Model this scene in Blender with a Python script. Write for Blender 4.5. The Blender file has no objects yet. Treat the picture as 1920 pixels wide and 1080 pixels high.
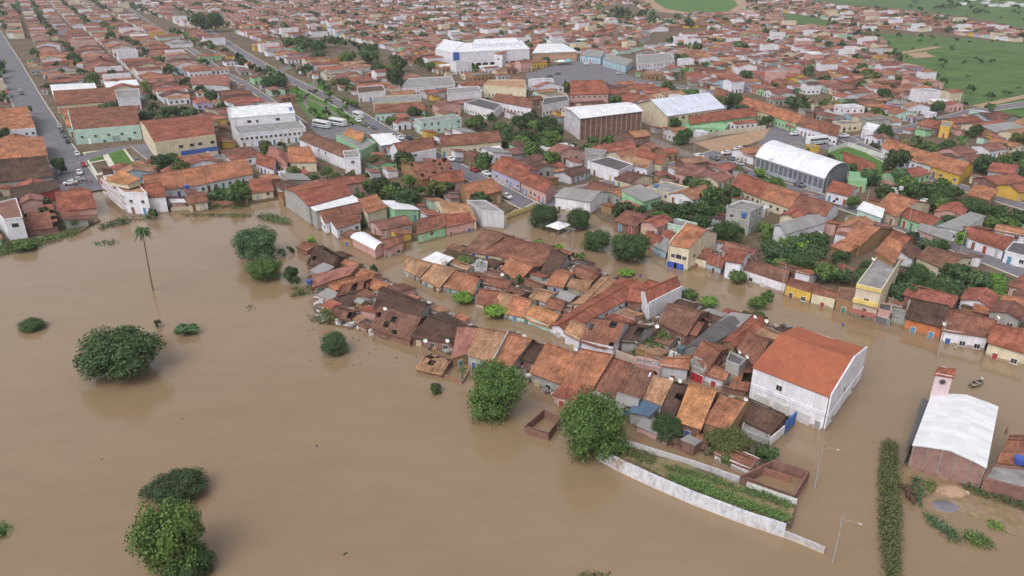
import bpy, bmesh, math, random
import numpy as np
from mathutils import Vector, Matrix
from mathutils.geometry import tessellate_polygon
from math import radians, sin, cos, tan, pi, sqrt, atan2

random.seed(7)
C = bpy.context.scene.collection
SC = bpy.context.scene

# ------------------------------------------------------------------ camera, sky, sun, exposure
F, TH, CAMH = 1400.0, math.atan(630 / 1400), 70.0
cam_d = bpy.data.cameras.new('camera'); cam = bpy.data.objects.new('camera', cam_d); C.objects.link(cam)
cam.location = (0, 0, CAMH); cam.rotation_euler = (pi / 2 - TH, 0, 0)
cam_d.sensor_width = 36; cam_d.lens = 36 * F / 1920; cam_d.clip_start = 1; cam_d.clip_end = 20000
SC.camera = cam
SUN_EL, SUN_ROT = radians(52), radians(215)
w = bpy.data.worlds.new("World"); SC.world = w; w.use_nodes = True
nt = w.node_tree; nt.nodes.clear()
sky = nt.nodes.new('ShaderNodeTexSky'); sky.sky_type = 'NISHITA'; sky.sun_disc = False
sky.sun_elevation = SUN_EL; sky.sun_rotation = SUN_ROT; sky.air_density = 1.0; sky.dust_density = 4.0; sky.ozone_density = 1.0
hs = nt.nodes.new('ShaderNodeHueSaturation'); hs.inputs['Saturation'].default_value = 0.22
bg = nt.nodes.new('ShaderNodeBackground'); bg.inputs['Strength'].default_value = 0.15
wo = nt.nodes.new('ShaderNodeOutputWorld')
nt.links.new(sky.outputs[0], hs.inputs['Color']); nt.links.new(hs.outputs[0], bg.inputs['Color']); nt.links.new(bg.outputs[0], wo.inputs['Surface'])
sd = bpy.data.lights.new('sun', 'SUN'); sd.energy = .85; sd.angle = radians(55); sd.color = (1, .97, .96)
sun = bpy.data.objects.new('sun', sd); C.objects.link(sun)
sdir = Vector((sin(SUN_ROT) * cos(SUN_EL), cos(SUN_ROT) * cos(SUN_EL), sin(SUN_EL)))
sun.rotation_euler = sdir.to_track_quat('Z', 'Y').to_euler(); sun.location = (0, 0, 200)
SC.view_settings.view_transform = 'Standard'; SC.view_settings.look = 'None'
SC.view_settings.exposure = 0.24; SC.view_settings.gamma = 1.0; SC.view_settings.use_curve_mapping = False
SC.cycles.max_bounces = 5; SC.cycles.diffuse_bounces = 3; SC.cycles.glossy_bounces = 2; SC.cycles.volume_bounces = 0

# ------------------------------------------------------------------ turning places seen in the photograph into ground points
ST, CT = sin(TH), cos(TH)
def G(px, py, z=0.0):
    t = (py - 540) / F
    s = (CAMH - z) / (ST + t * CT)
    return (s * (px - 960) / F, s * (CT - t * ST))
def PX(x, y, z=0.0):
    d = y * CT + (CAMH - z) * ST; u = (CAMH - z) * CT - y * ST
    return (960 + F * x / d, 540 + F * u / d, d)
CR = {'A': (540, 420, 6), 'B': (740, 420, 6), 'C': (960, 440, 6), 'D': (760, 580, 6), 'E': (1000, 580, 6), 'F': (1240, 560, 4.8),
      'G': (960, 700, 4.8), 'H': (1240, 740, 4.8), 'I': (1620, 640, 4.91), 'J': (1620, 800, 3.857), 'K': (1180, 400, 4.8), 'L': (1540, 420, 4),
      'M': (0, 60, 3), 'N': (640, 60, 3), 'O': (1280, 140, 3), 'P': (0, 0, 1), 'S': (480, 200, 4), 'T': (960, 200, 4), 'U': (1440, 200, 4), 'V': (960, 0, 4)}
def cv(c, L):
    x0, y0, s = CR[c]
    return [(x0 + L[i] / s, y0 + L[i + 1] / s) for i in range(0, len(L), 2)]

# ------------------------------------------------------------------ materials
def mat(name, rough=.8, spec=.3):
    m = bpy.data.materials.new(name); m.use_nodes = True
    b = m.node_tree.nodes['Principled BSDF']; b.inputs['Roughness'].default_value = rough
    b.inputs['Specular IOR Level'].default_value = spec
    return m, m.node_tree, b
def node(t, k, **kw):
    n = t.nodes.new(k)
    for a, v in kw.items():
        if a in n.inputs: n.inputs[a].default_value = v
        else: setattr(n, a, v)
    return n
def noise(t, vec, scale, detail=4, rough=.55):
    n = node(t, 'ShaderNodeTexNoise', Scale=scale, Detail=detail, Roughness=rough)
    if vec is not None: t.links.new(vec, n.inputs['Vector'])
    return n.outputs['Fac']
def ramp(t, fac, a, b, ca=(0, 0, 0, 1), cb=(1, 1, 1, 1)):
    r = node(t, 'ShaderNodeValToRGB'); r.color_ramp.elements[0].position = a; r.color_ramp.elements[1].position = b
    r.color_ramp.elements[0].color = ca; r.color_ramp.elements[1].color = cb
    t.links.new(fac, r.inputs[0]); return r.outputs[0]
def mix(t, fac, a, b, mode='MIX'):
    n = node(t, 'ShaderNodeMix', data_type='RGBA', blend_type=mode)
    for s, v in ((n.inputs[0], fac), (n.inputs[6], a), (n.inputs[7], b)):
        if isinstance(v, (int, float)): s.default_value = v
        elif isinstance(v, tuple): s.default_value = v
        else: t.links.new(v, s)
    return n.outputs[2]
def mapping(t, vec, sc):
    n = node(t, 'ShaderNodeMapping'); n.inputs['Scale'].default_value = sc; t.links.new(vec, n.inputs[0]); return n.outputs[0]
def attr(t): return node(t, 'ShaderNodeAttribute', attribute_name='Col').outputs['Color']
def objcol(t):
    o = node(t, 'ShaderNodeObjectInfo'); return o.outputs['Color']
def pos(t): return node(t, 'ShaderNodeNewGeometry').outputs['Position']

TK = .86
# clay tile: colour comes from the roof, grain and old repairs from noise laid along the courses
m_tile, t, b = mat('clay_tile', .95, .15)
uv = node(t, 'ShaderNodeUVMap').outputs[0]
c = mix(t, 1.0, attr(t), objcol(t), 'MULTIPLY')
big = noise(t, mapping(t, uv, (.22, .3, 1)), 1.0, 5, .65)
c = mix(t, ramp(t, big, .40, .66, (0, 0, 0, 1), (.78, .78, .78, 1)), c, mix(t, 1.0, c, (.40, .37, .38, 1), 'MULTIPLY'))
streak = noise(t, mapping(t, uv, (1.6, .35, 1)), 1.0, 3, .7)
c = mix(t, 1.0, c, ramp(t, streak, .28, .72, (.62, .60, .60, 1), (1.28, 1.3, 1.3, 1)), 'MULTIPLY')
fine = noise(t, mapping(t, uv, (4.2, 2.2, 1)), 1.0, 2, .7)
c = mix(t, 1.0, c, ramp(t, fine, .3, .7, (.62, .60, .58, 1), (1.16, 1.14, 1.12, 1)), 'MULTIPLY')
vor = node(t, 'ShaderNodeTexVoronoi', Scale=.24); t.links.new(uv, vor.inputs['Vector']); vor.distance = 'CHEBYCHEV'
vb = node(t, 'ShaderNodeSeparateColor'); t.links.new(vor.outputs['Color'], vb.inputs[0])
c = mix(t, ramp(t, vb.outputs[0], .72, .80, (0, 0, 0, 1), (.5, .5, .5, 1)), c, mix(t, 1.0, c, (1.35, 1.25, 1.1, 1), 'MULTIPLY'))
t.links.new(c, b.inputs['Base Color'])
wv = node(t, 'ShaderNodeTexWave', Scale=1.45, Distortion=.6); wv.bands_direction = 'X'; t.links.new(uv, wv.inputs['Vector'])
bp = node(t, 'ShaderNodeBump', Strength=.5, Distance=.08); t.links.new(wv.outputs['Fac'], bp.inputs['Height']); t.links.new(bp.outputs[0], b.inputs['Normal'])

m_tile_new, t, b = mat('newer_clay_tile', .9, .2)
uv = node(t, 'ShaderNodeUVMap').outputs[0]
c = mix(t, 1.0, attr(t), objcol(t), 'MULTIPLY')
c = mix(t, 1.0, c, ramp(t, noise(t, mapping(t, uv, (.15, .2, 1)), 1.0, 5, .6), .3, .7, (.84, .84, .86, 1), (1.08, 1.08, 1.06, 1)), 'MULTIPLY')
c = mix(t, 1.0, c, ramp(t, noise(t, mapping(t, uv, (3.5, .6, 1)), 1.0, 3, .7), .3, .7, (.86, .84, .84, 1), (1.1, 1.1, 1.1, 1)), 'MULTIPLY')
t.links.new(c, b.inputs['Base Color'])
m_sheet, t, b = mat('sheet_roofing', .55, .35)
uv = node(t, 'ShaderNodeUVMap').outputs[0]
c = mix(t, 1.0, attr(t), objcol(t), 'MULTIPLY')
n1 = noise(t, mapping(t, uv, (.25, .12, 1)), 1.0, 5, .6)
c = mix(t, 1.0, c, ramp(t, n1, .35, .7, (.86, .84, .82, 1), (1.04, 1.04, 1.05, 1)), 'MULTIPLY')
n2 = noise(t, mapping(t, uv, (.9, .05, 1)), 1.0, 3, .6)
c = mix(t, 1.0, c, ramp(t, n2, .35, .6, (.9, .89, .87, 1), (1, 1, 1, 1)), 'MULTIPLY')
t.links.new(c, b.inputs['Base Color'])
wv = node(t, 'ShaderNodeTexWave', Scale=.5); wv.bands_direction = 'X'; t.links.new(uv, wv.inputs['Vector'])
bp = node(t, 'ShaderNodeBump', Strength=.25, Distance=.05); t.links.new(wv.outputs['Fac'], bp.inputs['Height']); t.links.new(bp.outputs[0], b.inputs['Normal'])

# concrete roof slabs, blotched with damp
m_slab, t, b = mat('stained_concrete', .9, .2)
c = mix(t, 1.0, attr(t), objcol(t), 'MULTIPLY')
c = mix(t, 1.0, c, ramp(t, noise(t, pos(t), .35, 6, .7), .3, .7, (.55, .53, .52, 1), (1.2, 1.2, 1.2, 1)), 'MULTIPLY')
t.links.new(c, b.inputs['Base Color'])

# painted plaster: rain streaks, blotches, mud line left by the flood
m_wall, t, b = mat('painted_plaster', .85, .2)
c = mix(t, 1.0, attr(t), objcol(t), 'MULTIPLY')
c = mix(t, 1.0, c, ramp(t, noise(t, pos(t), .5, 5, .65), .3, .68, (.78, .76, .73, 1), (1.04, 1.04, 1.04, 1)), 'MULTIPLY')
c = mix(t, 1.0, c, ramp(t, noise(t, mapping(t, pos(t), (1.6, 1.6, .12)), 1.0, 3, .6), .3, .6, (.84, .82, .80, 1), (1, 1, 1, 1)), 'MULTIPLY')
sx = node(t, 'ShaderNodeSeparateXYZ'); t.links.new(pos(t), sx.inputs[0])
wob = node(t, 'ShaderNodeMath', operation='MULTIPLY_ADD'); t.links.new(noise(t, pos(t), .8, 3), wob.inputs[0]); wob.inputs[1].default_value = -.9; t.links.new(sx.outputs[2], wob.inputs[2])
c = mix(t, ramp(t, wob.outputs[0], -.25, .12, (.75, .75, .75, 1), (0, 0, 0, 1)), c, (.22, .16, .10, 1))
t.links.new(c, b.inputs['Base Color'])

m_wall_old, t, b = mat('weathered_whitewash', .9, .15)
c = mix(t, 1.0, attr(t), objcol(t), 'MULTIPLY')
c = mix(t, ramp(t, noise(t, mapping(t, pos(t), (1, 1, .5)), 1.6, 7, .75), .44, .70, (0, 0, 0, 1), (.8, .8, .8, 1)), c, (.22, .21, .22, 1))
c = mix(t, ramp(t, noise(t, pos(t), .16, 4, .6), .62, .72, (0, 0, 0, 1), (.75, .75, .75, 1)), c, (.25, .15, .11, 1))
sx = node(t, 'ShaderNodeSeparateXYZ'); t.links.new(pos(t), sx.inputs[0])
c = mix(t, ramp(t, sx.outputs[2], .05, .35, (.5, .5, .5, 1), (0, 0, 0, 1)), c, (.62, .50, .40, 1))
t.links.new(c, b.inputs['Base Color'])
# bare hollow brick with mortar
m_brick, t, b = mat('bare_brickwork', .95, .1)
uv = node(t, 'ShaderNodeUVMap').outputs[0]
br = node(t, 'ShaderNodeTexBrick', Scale=2.2); br.inputs['Color1'].default_value = (1.1, 1, 1, 1); br.inputs['Color2'].default_value = (.8, .78, .78, 1); br.inputs['Mortar'].default_value = (.75, .95, 1.1, 1); br.inputs['Mortar Size'].default_value = .02
t.links.new(uv, br.inputs['Vector'])
c = mix(t, 1.0, mix(t, 1.0, attr(t), objcol(t), 'MULTIPLY'), br.outputs['Color'], 'MULTIPLY')
c = mix(t, 1.0, c, ramp(t, noise(t, pos(t), .5, 5, .7), .3, .7, (.62, .6, .6, 1), (1.2, 1.15, 1.1, 1)), 'MULTIPLY')
t.links.new(c, b.inputs['Base Color'])

def plain(name, col, rough=.7, spec=.3, nz=.25, metal=0):
    m, t, b = mat(name, rough, spec)
    c = mix(t, 1.0, mix(t, 1.0, (*col, 1), objcol(t), 'MULTIPLY'), attr(t), 'MULTIPLY')
    c = mix(t, 1.0, c, ramp(t, noise(t, pos(t), 1.3, 3), .3, .7, (1 - nz, 1 - nz, 1 - nz, 1), (1 + nz * .5,) * 3 + (1,)), 'MULTIPLY')
    t.links.new(c, b.inputs['Base Color']); b.inputs['Metallic'].default_value = metal
    return m
m_paint = plain('gloss_paint', (1, 1, 1), .35, .5, .08)
m_wood = plain('painted_timber', (1, 1, 1), .7, .3, .2)
m_glass = plain('dark_window_glass', (.03, .035, .04), .12, .5, .1)
m_rubber = plain('tyre_rubber', (.02, .02, .02), .9, .1, .1)
m_bark = plain('bark', (.09, .07, .05), .95, .1, .3)
m_pole = plain('cast_concrete', (.34, .32, .29), .9, .2, .15)
m_white = plain('white_enamel', (.8, .8, .8), .4, .4, .05)
m_bright = plain('kerb_whitewash', (.62, .58, .50), .9, .2, .2)
m_junk = plain('rubble', (1, 1, 1), .9, .2, .3)

# foliage: leaf colour from the tree, each leaf clump a little different
m_leaf, t, b = mat('leaf', .6, .25)
c = mix(t, 1.0, attr(t), objcol(t), 'MULTIPLY')
oi = node(t, 'ShaderNodeObjectInfo')
c = mix(t, 1.0, c, ramp(t, oi.outputs['Random'], 0, 1, (.86, .84, .8, 1), (1.16, 1.12, 1.1, 1)), 'MULTIPLY')
t.links.new(c, b.inputs['Base Color'])

# flood water: silt in suspension under a smooth skin that mirrors the overcast
m_water, t, b = mat('silty_flood_water', .09, .5)
p = pos(t)
c = ramp(t, noise(t, mapping(t, p, (.012, .02, 1)), 1.0, 4, .55), .3, .7, (.245, .164, .093, 1), (.278, .194, .120, 1))
c = mix(t, 1.0, c, ramp(t, noise(t, mapping(t, p, (.10, .28, 1)), 1.0, 5, .6), .3, .7, (.95, .95, .95, 1), (1.04, 1.04, 1.04, 1)), 'MULTIPLY')
t.links.new(c, b.inputs['Base Color']); b.inputs['IOR'].default_value = 1.62
ra = ramp(t, noise(t, mapping(t, p, (.02, .045, 1)), 1.0, 4, .6), .35, .65, (.05, .05, .05, 1), (.13, .13, .13, 1)); t.links.new(ra, b.inputs['Roughness'])
bp = node(t, 'ShaderNodeBump', Strength=.10, Distance=.25); t.links.new(noise(t, mapping(t, p, (.9, 1.6, 1)), 1.0, 3, .6), bp.inputs['Height']); t.links.new(bp.outputs[0], b.inputs['Normal'])

def groundmat(name, c1, c2, c3, s=.06, rough=.95):
    m, t, b = mat(name, rough, .15); p = pos(t)
    c = ramp(t, noise(t, p, s, 6, .65), .35, .65, (*c1, 1), (*c2, 1))
    c = mix(t, ramp(t, noise(t, p, s * 4.3, 5, .7), .48, .66), c, (*c3, 1))
    c = mix(t, 1.0, c, ramp(t, noise(t, p, 1.1, 4, .6), .25, .75, (.78, .78, .78, 1), (1.2, 1.2, 1.2, 1)), 'MULTIPLY')
    t.links.new(c, b.inputs['Base Color']); return m
m_earth = groundmat('trodden_earth', (.13, .09, .065), (.20, .14, .10), (.07, .082, .036))
m_yard = groundmat('backyard_soil', (.12, .08, .055), (.20, .14, .10), (.07, .08, .036), .09)
m_scrub = groundmat('green_scrub', (.075, .135, .040), (.115, .180, .058), (.052, .092, .034), .02)
m_far = groundmat('far_plain', (.075, .105, .045), (.11, .15, .06), (.05, .07, .04), .008)
m_asph = groundmat('worn_street_paving', (.155, .145, .170), (.20, .188, .215), (.175, .158, .165), .12)
m_cobble = groundmat('dusty_cobbles', (.19, .16, .145), (.24, .205, .185), (.17, .14, .12), .12)
m_dirt = groundmat('reddish_dirt', (.36, .24, .16), (.42, .29, .20), (.30, .19, .12), .1)
m_grass = groundmat('cut_grass', (.075, .16, .035), (.10, .20, .05), (.07, .12, .035), .15)
m_mud = groundmat('wet_mud', (.24, .165, .10), (.31, .22, .15), (.19, .15, .07), .12)

# ------------------------------------------------------------------ mesh collector
class MB:
    def __init__(s): s.v = []; s.f = []; s.c = []; s.uv = []; s.m = []
    def face(s, pts, col=(1, 1, 1), uv=None, m=0):
        n = len(s.v); s.v.extend(pts); s.f.append(tuple(range(n, n + len(pts)))); s.c.append(col); s.m.append(m)
        if uv is None:
            a = Vector(pts[0]); e = Vector(pts[1]) - a; e.z = 0
            e = e.normalized() if e.length > 1e-6 else Vector((1, 0, 0))
            nn = (Vector(pts[1]) - a).cross(Vector(pts[2]) - a)
            if abs(nn.z) > .7 * nn.length: uv = [(q[0], q[1]) for q in pts]
            else: uv = [((Vector(q) - a).dot(e), q[2]) for q in pts]
        s.uv.extend(uv)
    def box(s, x0, y0, z0, x1, y1, z1, col=(1, 1, 1), m=0, M=None):
        P = [(x0, y0, z0), (x1, y0, z0), (x1, y1, z0), (x0, y1, z0), (x0, y0, z1), (x1, y0, z1), (x1, y1, z1), (x0, y1, z1)]
        if M is not None: P = [tuple(M @ Vector(q)) for q in P]
        for q in ((0, 1, 5, 4), (1, 2, 6, 5), (2, 3, 7, 6), (3, 0, 4, 7), (4, 5, 6, 7), (3, 2, 1, 0)):
            s.face([P[i] for i in q], col, m=m)
    def bar(s, a, b, wd, h=None, col=(1, 1, 1), m=0):
        a, b = Vector(a), Vector(b); d = b - a; L = d.length
        if L < 1e-5: return
        q = d.to_track_quat('X', 'Z').to_matrix().to_4x4(); M = Matrix.Translation(a) @ q
        h = h or wd; s.box(0, -wd / 2, -h / 2, L, wd / 2, h / 2, col, m, M)
    def tube(s, pts, rad, n=6, col=(1, 1, 1), m=0):
        rings = []
        for i, p in enumerate(pts):
            p = Vector(p); d = (Vector(pts[min(i + 1, len(pts) - 1)]) - Vector(pts[max(i - 1, 0)])).normalized()
            u = d.orthogonal().normalized() if abs(d.z) < .99 else Vector((1, 0, 0)); u = (u - d * u.dot(d)).normalized(); v = d.cross(u)
            if abs(d.z) > .2: u = (Vector((1, 0, 0)) - d * d.x).normalized(); v = d.cross(u)
            rings.append([tuple(p + (u * cos(2 * pi * k / n) + v * sin(2 * pi * k / n)) * rad[i]) for k in range(n)])
        for i in range(len(rings) - 1):
            for k in range(n):
                k2 = (k + 1) % n; s.face([rings[i][k], rings[i][k2], rings[i + 1][k2], rings[i + 1][k]], col, m=m)
        s.face(rings[-1], col, m=m); s.face(rings[0][::-1], col, m=m)
    def mesh(s, name, mats, origin=(0, 0, 0)):
        me = bpy.data.meshes.new(name)
        v = np.array(s.v, dtype=np.float64) - np.array(origin)
        me.from_pydata(v.tolist(), [], s.f)
        ca = me.color_attributes.new('Col', 'FLOAT_COLOR', 'CORNER')
        cnt = np.array([len(f) for f in s.f]); cc = np.repeat(np.array(s.c, dtype=np.float32).reshape(-1, 3), cnt, axis=0)
        ca.data.foreach_set('color', np.c_[cc, np.ones(len(cc), dtype=np.float32)].ravel())
        ul = me.uv_layers.new(name='UVMap'); ul.data.foreach_set('uv', np.array(s.uv, dtype=np.float32).ravel())
        for m in mats: me.materials.append(m)
        me.polygons.foreach_set('material_index', s.m); me.update()
        return me
    def obj(s, name, mats, parent=None, origin=(0, 0, 0)):
        if not s.f: return None
        return link(name, s.mesh(name, mats, origin), parent)
def link(name, data, parent=None, loc=None, rot=None):
    o = bpy.data.objects.new(name, data); C.objects.link(o)
    if parent is not None: o.parent = parent
    if loc is not None: o.location = loc
    if rot is not None: o.rotation_euler = rot
    return o
def tag(o, label=None, cat=None, group=None, kind=None):
    if label: o['label'] = label
    if cat: o['category'] = cat
    if group: o['group'] = group
    if kind: o['kind'] = kind
    return o
# things whose label is worked out at the end from what stands nearest: (object, description, category, (x, y), ...)
AUTO = []
def auto(o, desc, cat, x, y, group=None):
    AUTO.append((o, desc, cat, x, y)); o['category'] = cat
    if group: o['group'] = group
    return o

# ------------------------------------------------------------------ which square metres are taken
OX, OY, ON, OM = -1050, 40, 2100, 1500
occ = np.zeros((ON, OM), dtype=np.uint8)
def inpoly(X, Y, P):
    r = np.zeros(X.shape, bool); n = len(P)
    for i in range(n):
        x1, y1 = P[i]; x2, y2 = P[(i + 1) % n]
        if y1 == y2: continue
        r ^= ((y1 > Y) != (y2 > Y)) & (X < (x2 - x1) * (Y - y1) / (y2 - y1) + x1)
    return r
def stamp(P, val=1):
    xs = [p[0] for p in P]; ys = [p[1] for p in P]
    i0, i1 = max(0, int(min(xs) - OX)), min(ON, int(max(xs) - OX) + 2); j0, j1 = max(0, int(min(ys) - OY)), min(OM, int(max(ys) - OY) + 2)
    if i0 >= i1 or j0 >= j1: return
    X, Y = np.meshgrid(np.arange(i0, i1) + OX + .5, np.arange(j0, j1) + OY + .5, indexing='ij')
    m = inpoly(X, Y, P); sub = occ[i0:i1, j0:j1]; sub[m] = val
def free(pts):
    for x, y in pts:
        i, j = int(x - OX), int(y - OY)
        if i < 0 or j < 0 or i >= ON or j >= OM or occ[i, j]: return False
    return True
def strip(path, wd):
    P = [Vector(p) for p in path]; L = []; R = []
    for i, p in enumerate(P):
        d = (P[min(i + 1, len(P) - 1)] - P[max(i - 1, 0)]).normalized(); nrm = Vector((-d.y, d.x)); ww = wd[i] if isinstance(wd, (list, tuple)) else wd
        L.append(p + nrm * ww / 2); R.append(p - nrm * ww / 2)
    return [tuple(q) for q in L], [tuple(q) for q in R]

# ------------------------------------------------------------------ ground, flood water, dry land
def sheet(name, poly, z, m, kind='structure', noise_amp=0, parent=None, skirt=0, cells=None):
    tri = tessellate_polygon([[Vector((x, y, 0)) for x, y in poly]]); V = [(x, y, z) for x, y in poly]; Fc = []
    for t_ in tri:
        p, q, r_ = (Vector(poly[i]) for i in t_)
        Fc.append(tuple(t_) if (q - p).cross(r_ - p) > 0 else tuple(t_)[::-1])
    if skirt:
        n = len(poly); V += [(x, y, z - skirt) for x, y in poly]
        Fc += [(i, (i + 1) % n, (i + 1) % n + n, i + n) for i in range(n)]
    me = bpy.data.meshes.new(name); me.from_pydata(V, [], Fc); me.materials.append(m)
    ca = me.color_attributes.new('Col', 'FLOAT_COLOR', 'CORNER'); ca.data.foreach_set('color', [1.0] * (4 * len(ca.data)))
    o = link(name, me, parent)
    if kind: o['kind'] = kind
    return o
ZL = .35
sheet('ground', [(-9000, -2500), (9000, -2500), (9000, 12000), (-9000, 12000)], -2.0, m_far)
sheet('flood_water', [(-700, -400), (700, -400), (700, 330), (-700, 330)], 0.0, m_water)
def jag(poly_px, z, step=3.0, amp=.9, closed=True):
    P = [Vector(G(*p, z)) for p in poly_px]; out = []
    for i in range(len(P) if closed else len(P) - 1):
        a, b_ = P[i], P[(i + 1) % len(P)]; n = max(1, int((b_ - a).length / step)); n = min(n, 60)
        for k in range(n):
            q = a.lerp(b_, k / n); out.append((q.x + random.uniform(-amp, amp), q.y + random.uniform(-amp, amp)))
    return out
SHORE = [(-220, 500), (-60, 478), (0, 466), (60, 455), (150, 434), (186, 412), (158, 380), (176, 352), (206, 352), (240, 392), (318, 396), (400, 390), (480, 380), (528, 372),
         (566, 400), (640, 436), (702, 468), (770, 452), (860, 425), (950, 398), (990, 372), (1030, 366), (1090, 380), (1130, 410), (1180, 428),
         (1225, 455), (1300, 480), (1400, 508), (1480, 528), (1560, 545), (1640, 568), (1760, 600), (1920, 640), (2300, 740)]
sp = jag(SHORE, ZL, 4, .7, False)
far = [(1900, 300), (3400, 5000), (-3400, 5000), (-1500, 420)]
land = sheet('land', sp + [G(2300, 740, ZL)] + far, ZL, m_earth, skirt=2.5)
# islands of higher ground among the flooded blocks
def isl(name, pts, z=.12, m=m_yard): return sheet(name, jag(pts, z, 2, .6), z, m, skirt=1.5)
isl('mud_bank', [(1700, 895), (1745, 905), (1840, 935), (1935, 965), (1935, 1010), (1860, 985), (1800, 960), (1770, 975), (1720, 950)], .10, m_mud)

# streets, squares, fields (px outlines of what the photograph shows)
def road(name, pts, wd, m=m_asph, z=.05, st=True, val=2):
    g = [G(*p, ZL) for p in pts]; L, R = strip(g, wd); P = L + R[::-1]
    mb = MB()
    for i in range(len(L) - 1):
        mb.face([(*R[i], ZL + z), (*R[i + 1], ZL + z), (*L[i + 1], ZL + z), (*L[i], ZL + z)])
    o = mb.obj(name, [m]); o['kind'] = 'structure'
    for i in range(len(L) - 1): stamp([R[i], R[i + 1], L[i + 1], L[i]], val)
    # kerbs
    if m is m_asph:
        kb = MB()
        for S in (L, R):
            for i in range(len(S) - 1): kb.bar((*S[i], ZL + .07), (*S[i + 1], ZL + .07), .35, .14)
        k = kb.obj('kerb', [m_bright], o)
    return o
def area(name, pts, m, z=.04, val=2, jagg=0):
    g = jag(pts, ZL, 8, jagg) if jagg else [G(*p, ZL) for p in pts]
    stamp([G(*p, ZL) for p in pts], val)
    return sheet(name, g, ZL + z, m)
road('main_avenue', [(-25, 40), (18, 120), (52, 190), (92, 265), (125, 320), (150, 362)], 14)
road('street', [(240, 15), (300, 58), (368, 100), (415, 135), (450, 152), (515, 196), (566, 232)], 5, z=.10)
road('street', [(385, 55), (455, 100), (520, 138), (590, 172), (655, 205), (722, 246), (800, 285), (870, 322), (940, 358), (1003, 392)], 7.5, z=.06)
road('street', [(330, 145), (450, 158), (560, 120)], 6, z=.14)
road('street', [(130, 305), (210, 281), (262, 272), (300, 303), (430, 292), (560, 262), (640, 245), (722, 246)], 7, z=.18)
road('street', [(1003, 392), (1060, 362), (1170, 337), (1290, 303), (1350, 285)], 6.5, z=.10)
road('street', [(1140, 235), (1215, 260), (1290, 292), (1345, 302)], 6, m_cobble, z=.14)
road('street', [(1345, 300), (1435, 338), (1545, 372), (1615, 398), (1700, 428), (1800, 466), (1990, 540)], 7, z=.06)
road('street', [(1575, 268), (1660, 250), (1745, 232), (1830, 208), (1960, 190)], 8, z=.06)
road('street', [(1590, 262), (1650, 292), (1700, 318), (1780, 345), (1960, 400)], 6.5, z=.10)
road('street', [(1190, 150), (1290, 165), (1380, 182), (1450, 208), (1520, 235), (1590, 262)], 9, z=.14)
road('street', [(700, 128), (800, 150), (900, 158), (990, 168)], 7, m_cobble, z=.18)
area('paved_square', [(985, 140), (1085, 108), (1205, 150), (1190, 162), (1065, 168), (1000, 165)], m_asph, .045)
area('open_yard', [(1350, 295), (1420, 272), (1455, 215), (1590, 252), (1600, 272), (1640, 292), (1600, 300), (1540, 278), (1410, 285)], m_asph, .03)
area('dirt_yard', [(1300, 268), (1445, 240), (1430, 262), (1350, 290)], m_dirt, .085)
area('car_park', [(578, 232), (640, 222), (706, 248), (672, 258), (600, 262)], m_asph, .05)
area('school_lawn', [(1545, 282), (1600, 276), (1660, 300), (1655, 340), (1600, 320)], m_grass, .05)
area('square_garden', [(540, 172), (600, 148), (652, 205), (690, 232), (640, 235), (585, 228)], m_grass, .05, jagg=0)
for pp in ([(545, 175), (600, 195), (660, 236)], [(560, 160), (640, 200), (690, 228)], [(590, 150), (570, 190), (590, 228)], [(630, 180), (610, 205), (625, 235)], [(600, 150), (585, 172), (565, 186)]): road('garden_path', pp, 1.6, m_cobble, z=.12)
area('running_track', [(1205, 4), (1225, -12), (1385, -12), (1402, 10), (1375, 27), (1290, 28), (1235, 22)], m_dirt, .02)
area('football_field', [(1225, 2), (1240, -8), (1370, -8), (1384, 10), (1365, 22), (1290, 23), (1250, 17)], m_grass, .06, jagg=0)
FIELDS = [[(1640, 62), (1780, 70), (1960, 84), (1990, 240), (1900, 232), (1840, 205), (1775, 185), (1752, 140), (1700, 118), (1672, 95)],
          [(1490, -30), (2010, -30), (2010, 62), (1920, 52), (1790, 28), (1650, 12), (1560, 8), (1490, 4)],
          [(1462, 26), (1500, 28), (1560, 42), (1555, 54), (1480, 48)]]
for i, f in enumerate(FIELDS): area('grass_field', f, m_scrub, .02 + i * .01, jagg=3)
road('dirt_track', [(1660, 104), (1700, 98), (1760, 88)], 7, m_dirt, z=.12)
area('bare_earth_patch', [(1702, 100), (1735, 97), (1750, 106), (1715, 110)], m_dirt, .16, jagg=2)
road('dirt_track', [(1830, 200), (1880, 190), (1960, 172)], 5, m_dirt, z=.12)
# little formal garden by the flooded corner: four beds between pale paths
area('garden_paving', [(155, 286), (232, 276), (262, 315), (178, 330)], m_bright, .05)
for k, pts in enumerate(([(160, 288), (188, 283), (196, 299), (169, 304)], [(198, 281), (229, 278), (254, 313), (221, 319)], [(171, 306), (198, 301), (207, 319), (183, 325)])):
    g = [G(*p, ZL) for p in pts]
    tag(sheet('garden_bed', g, ZL + .12, m_grass if k != 2 else m_yard, skirt=.1), kind='structure')
for k, pts in enumerate(([(1410, 318), (1440, 325), (1478, 345), (1470, 352), (1430, 338)], [(1850, 510), (1890, 515), (1885, 560), (1850, 575), (1838, 555)],
                         [(370, 350), (470, 345), (470, 378), (400, 375)])):
    area('grass_plot', pts, m_grass if k == 1 else m_scrub, .10 + k * .01, jagg=1)

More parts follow.
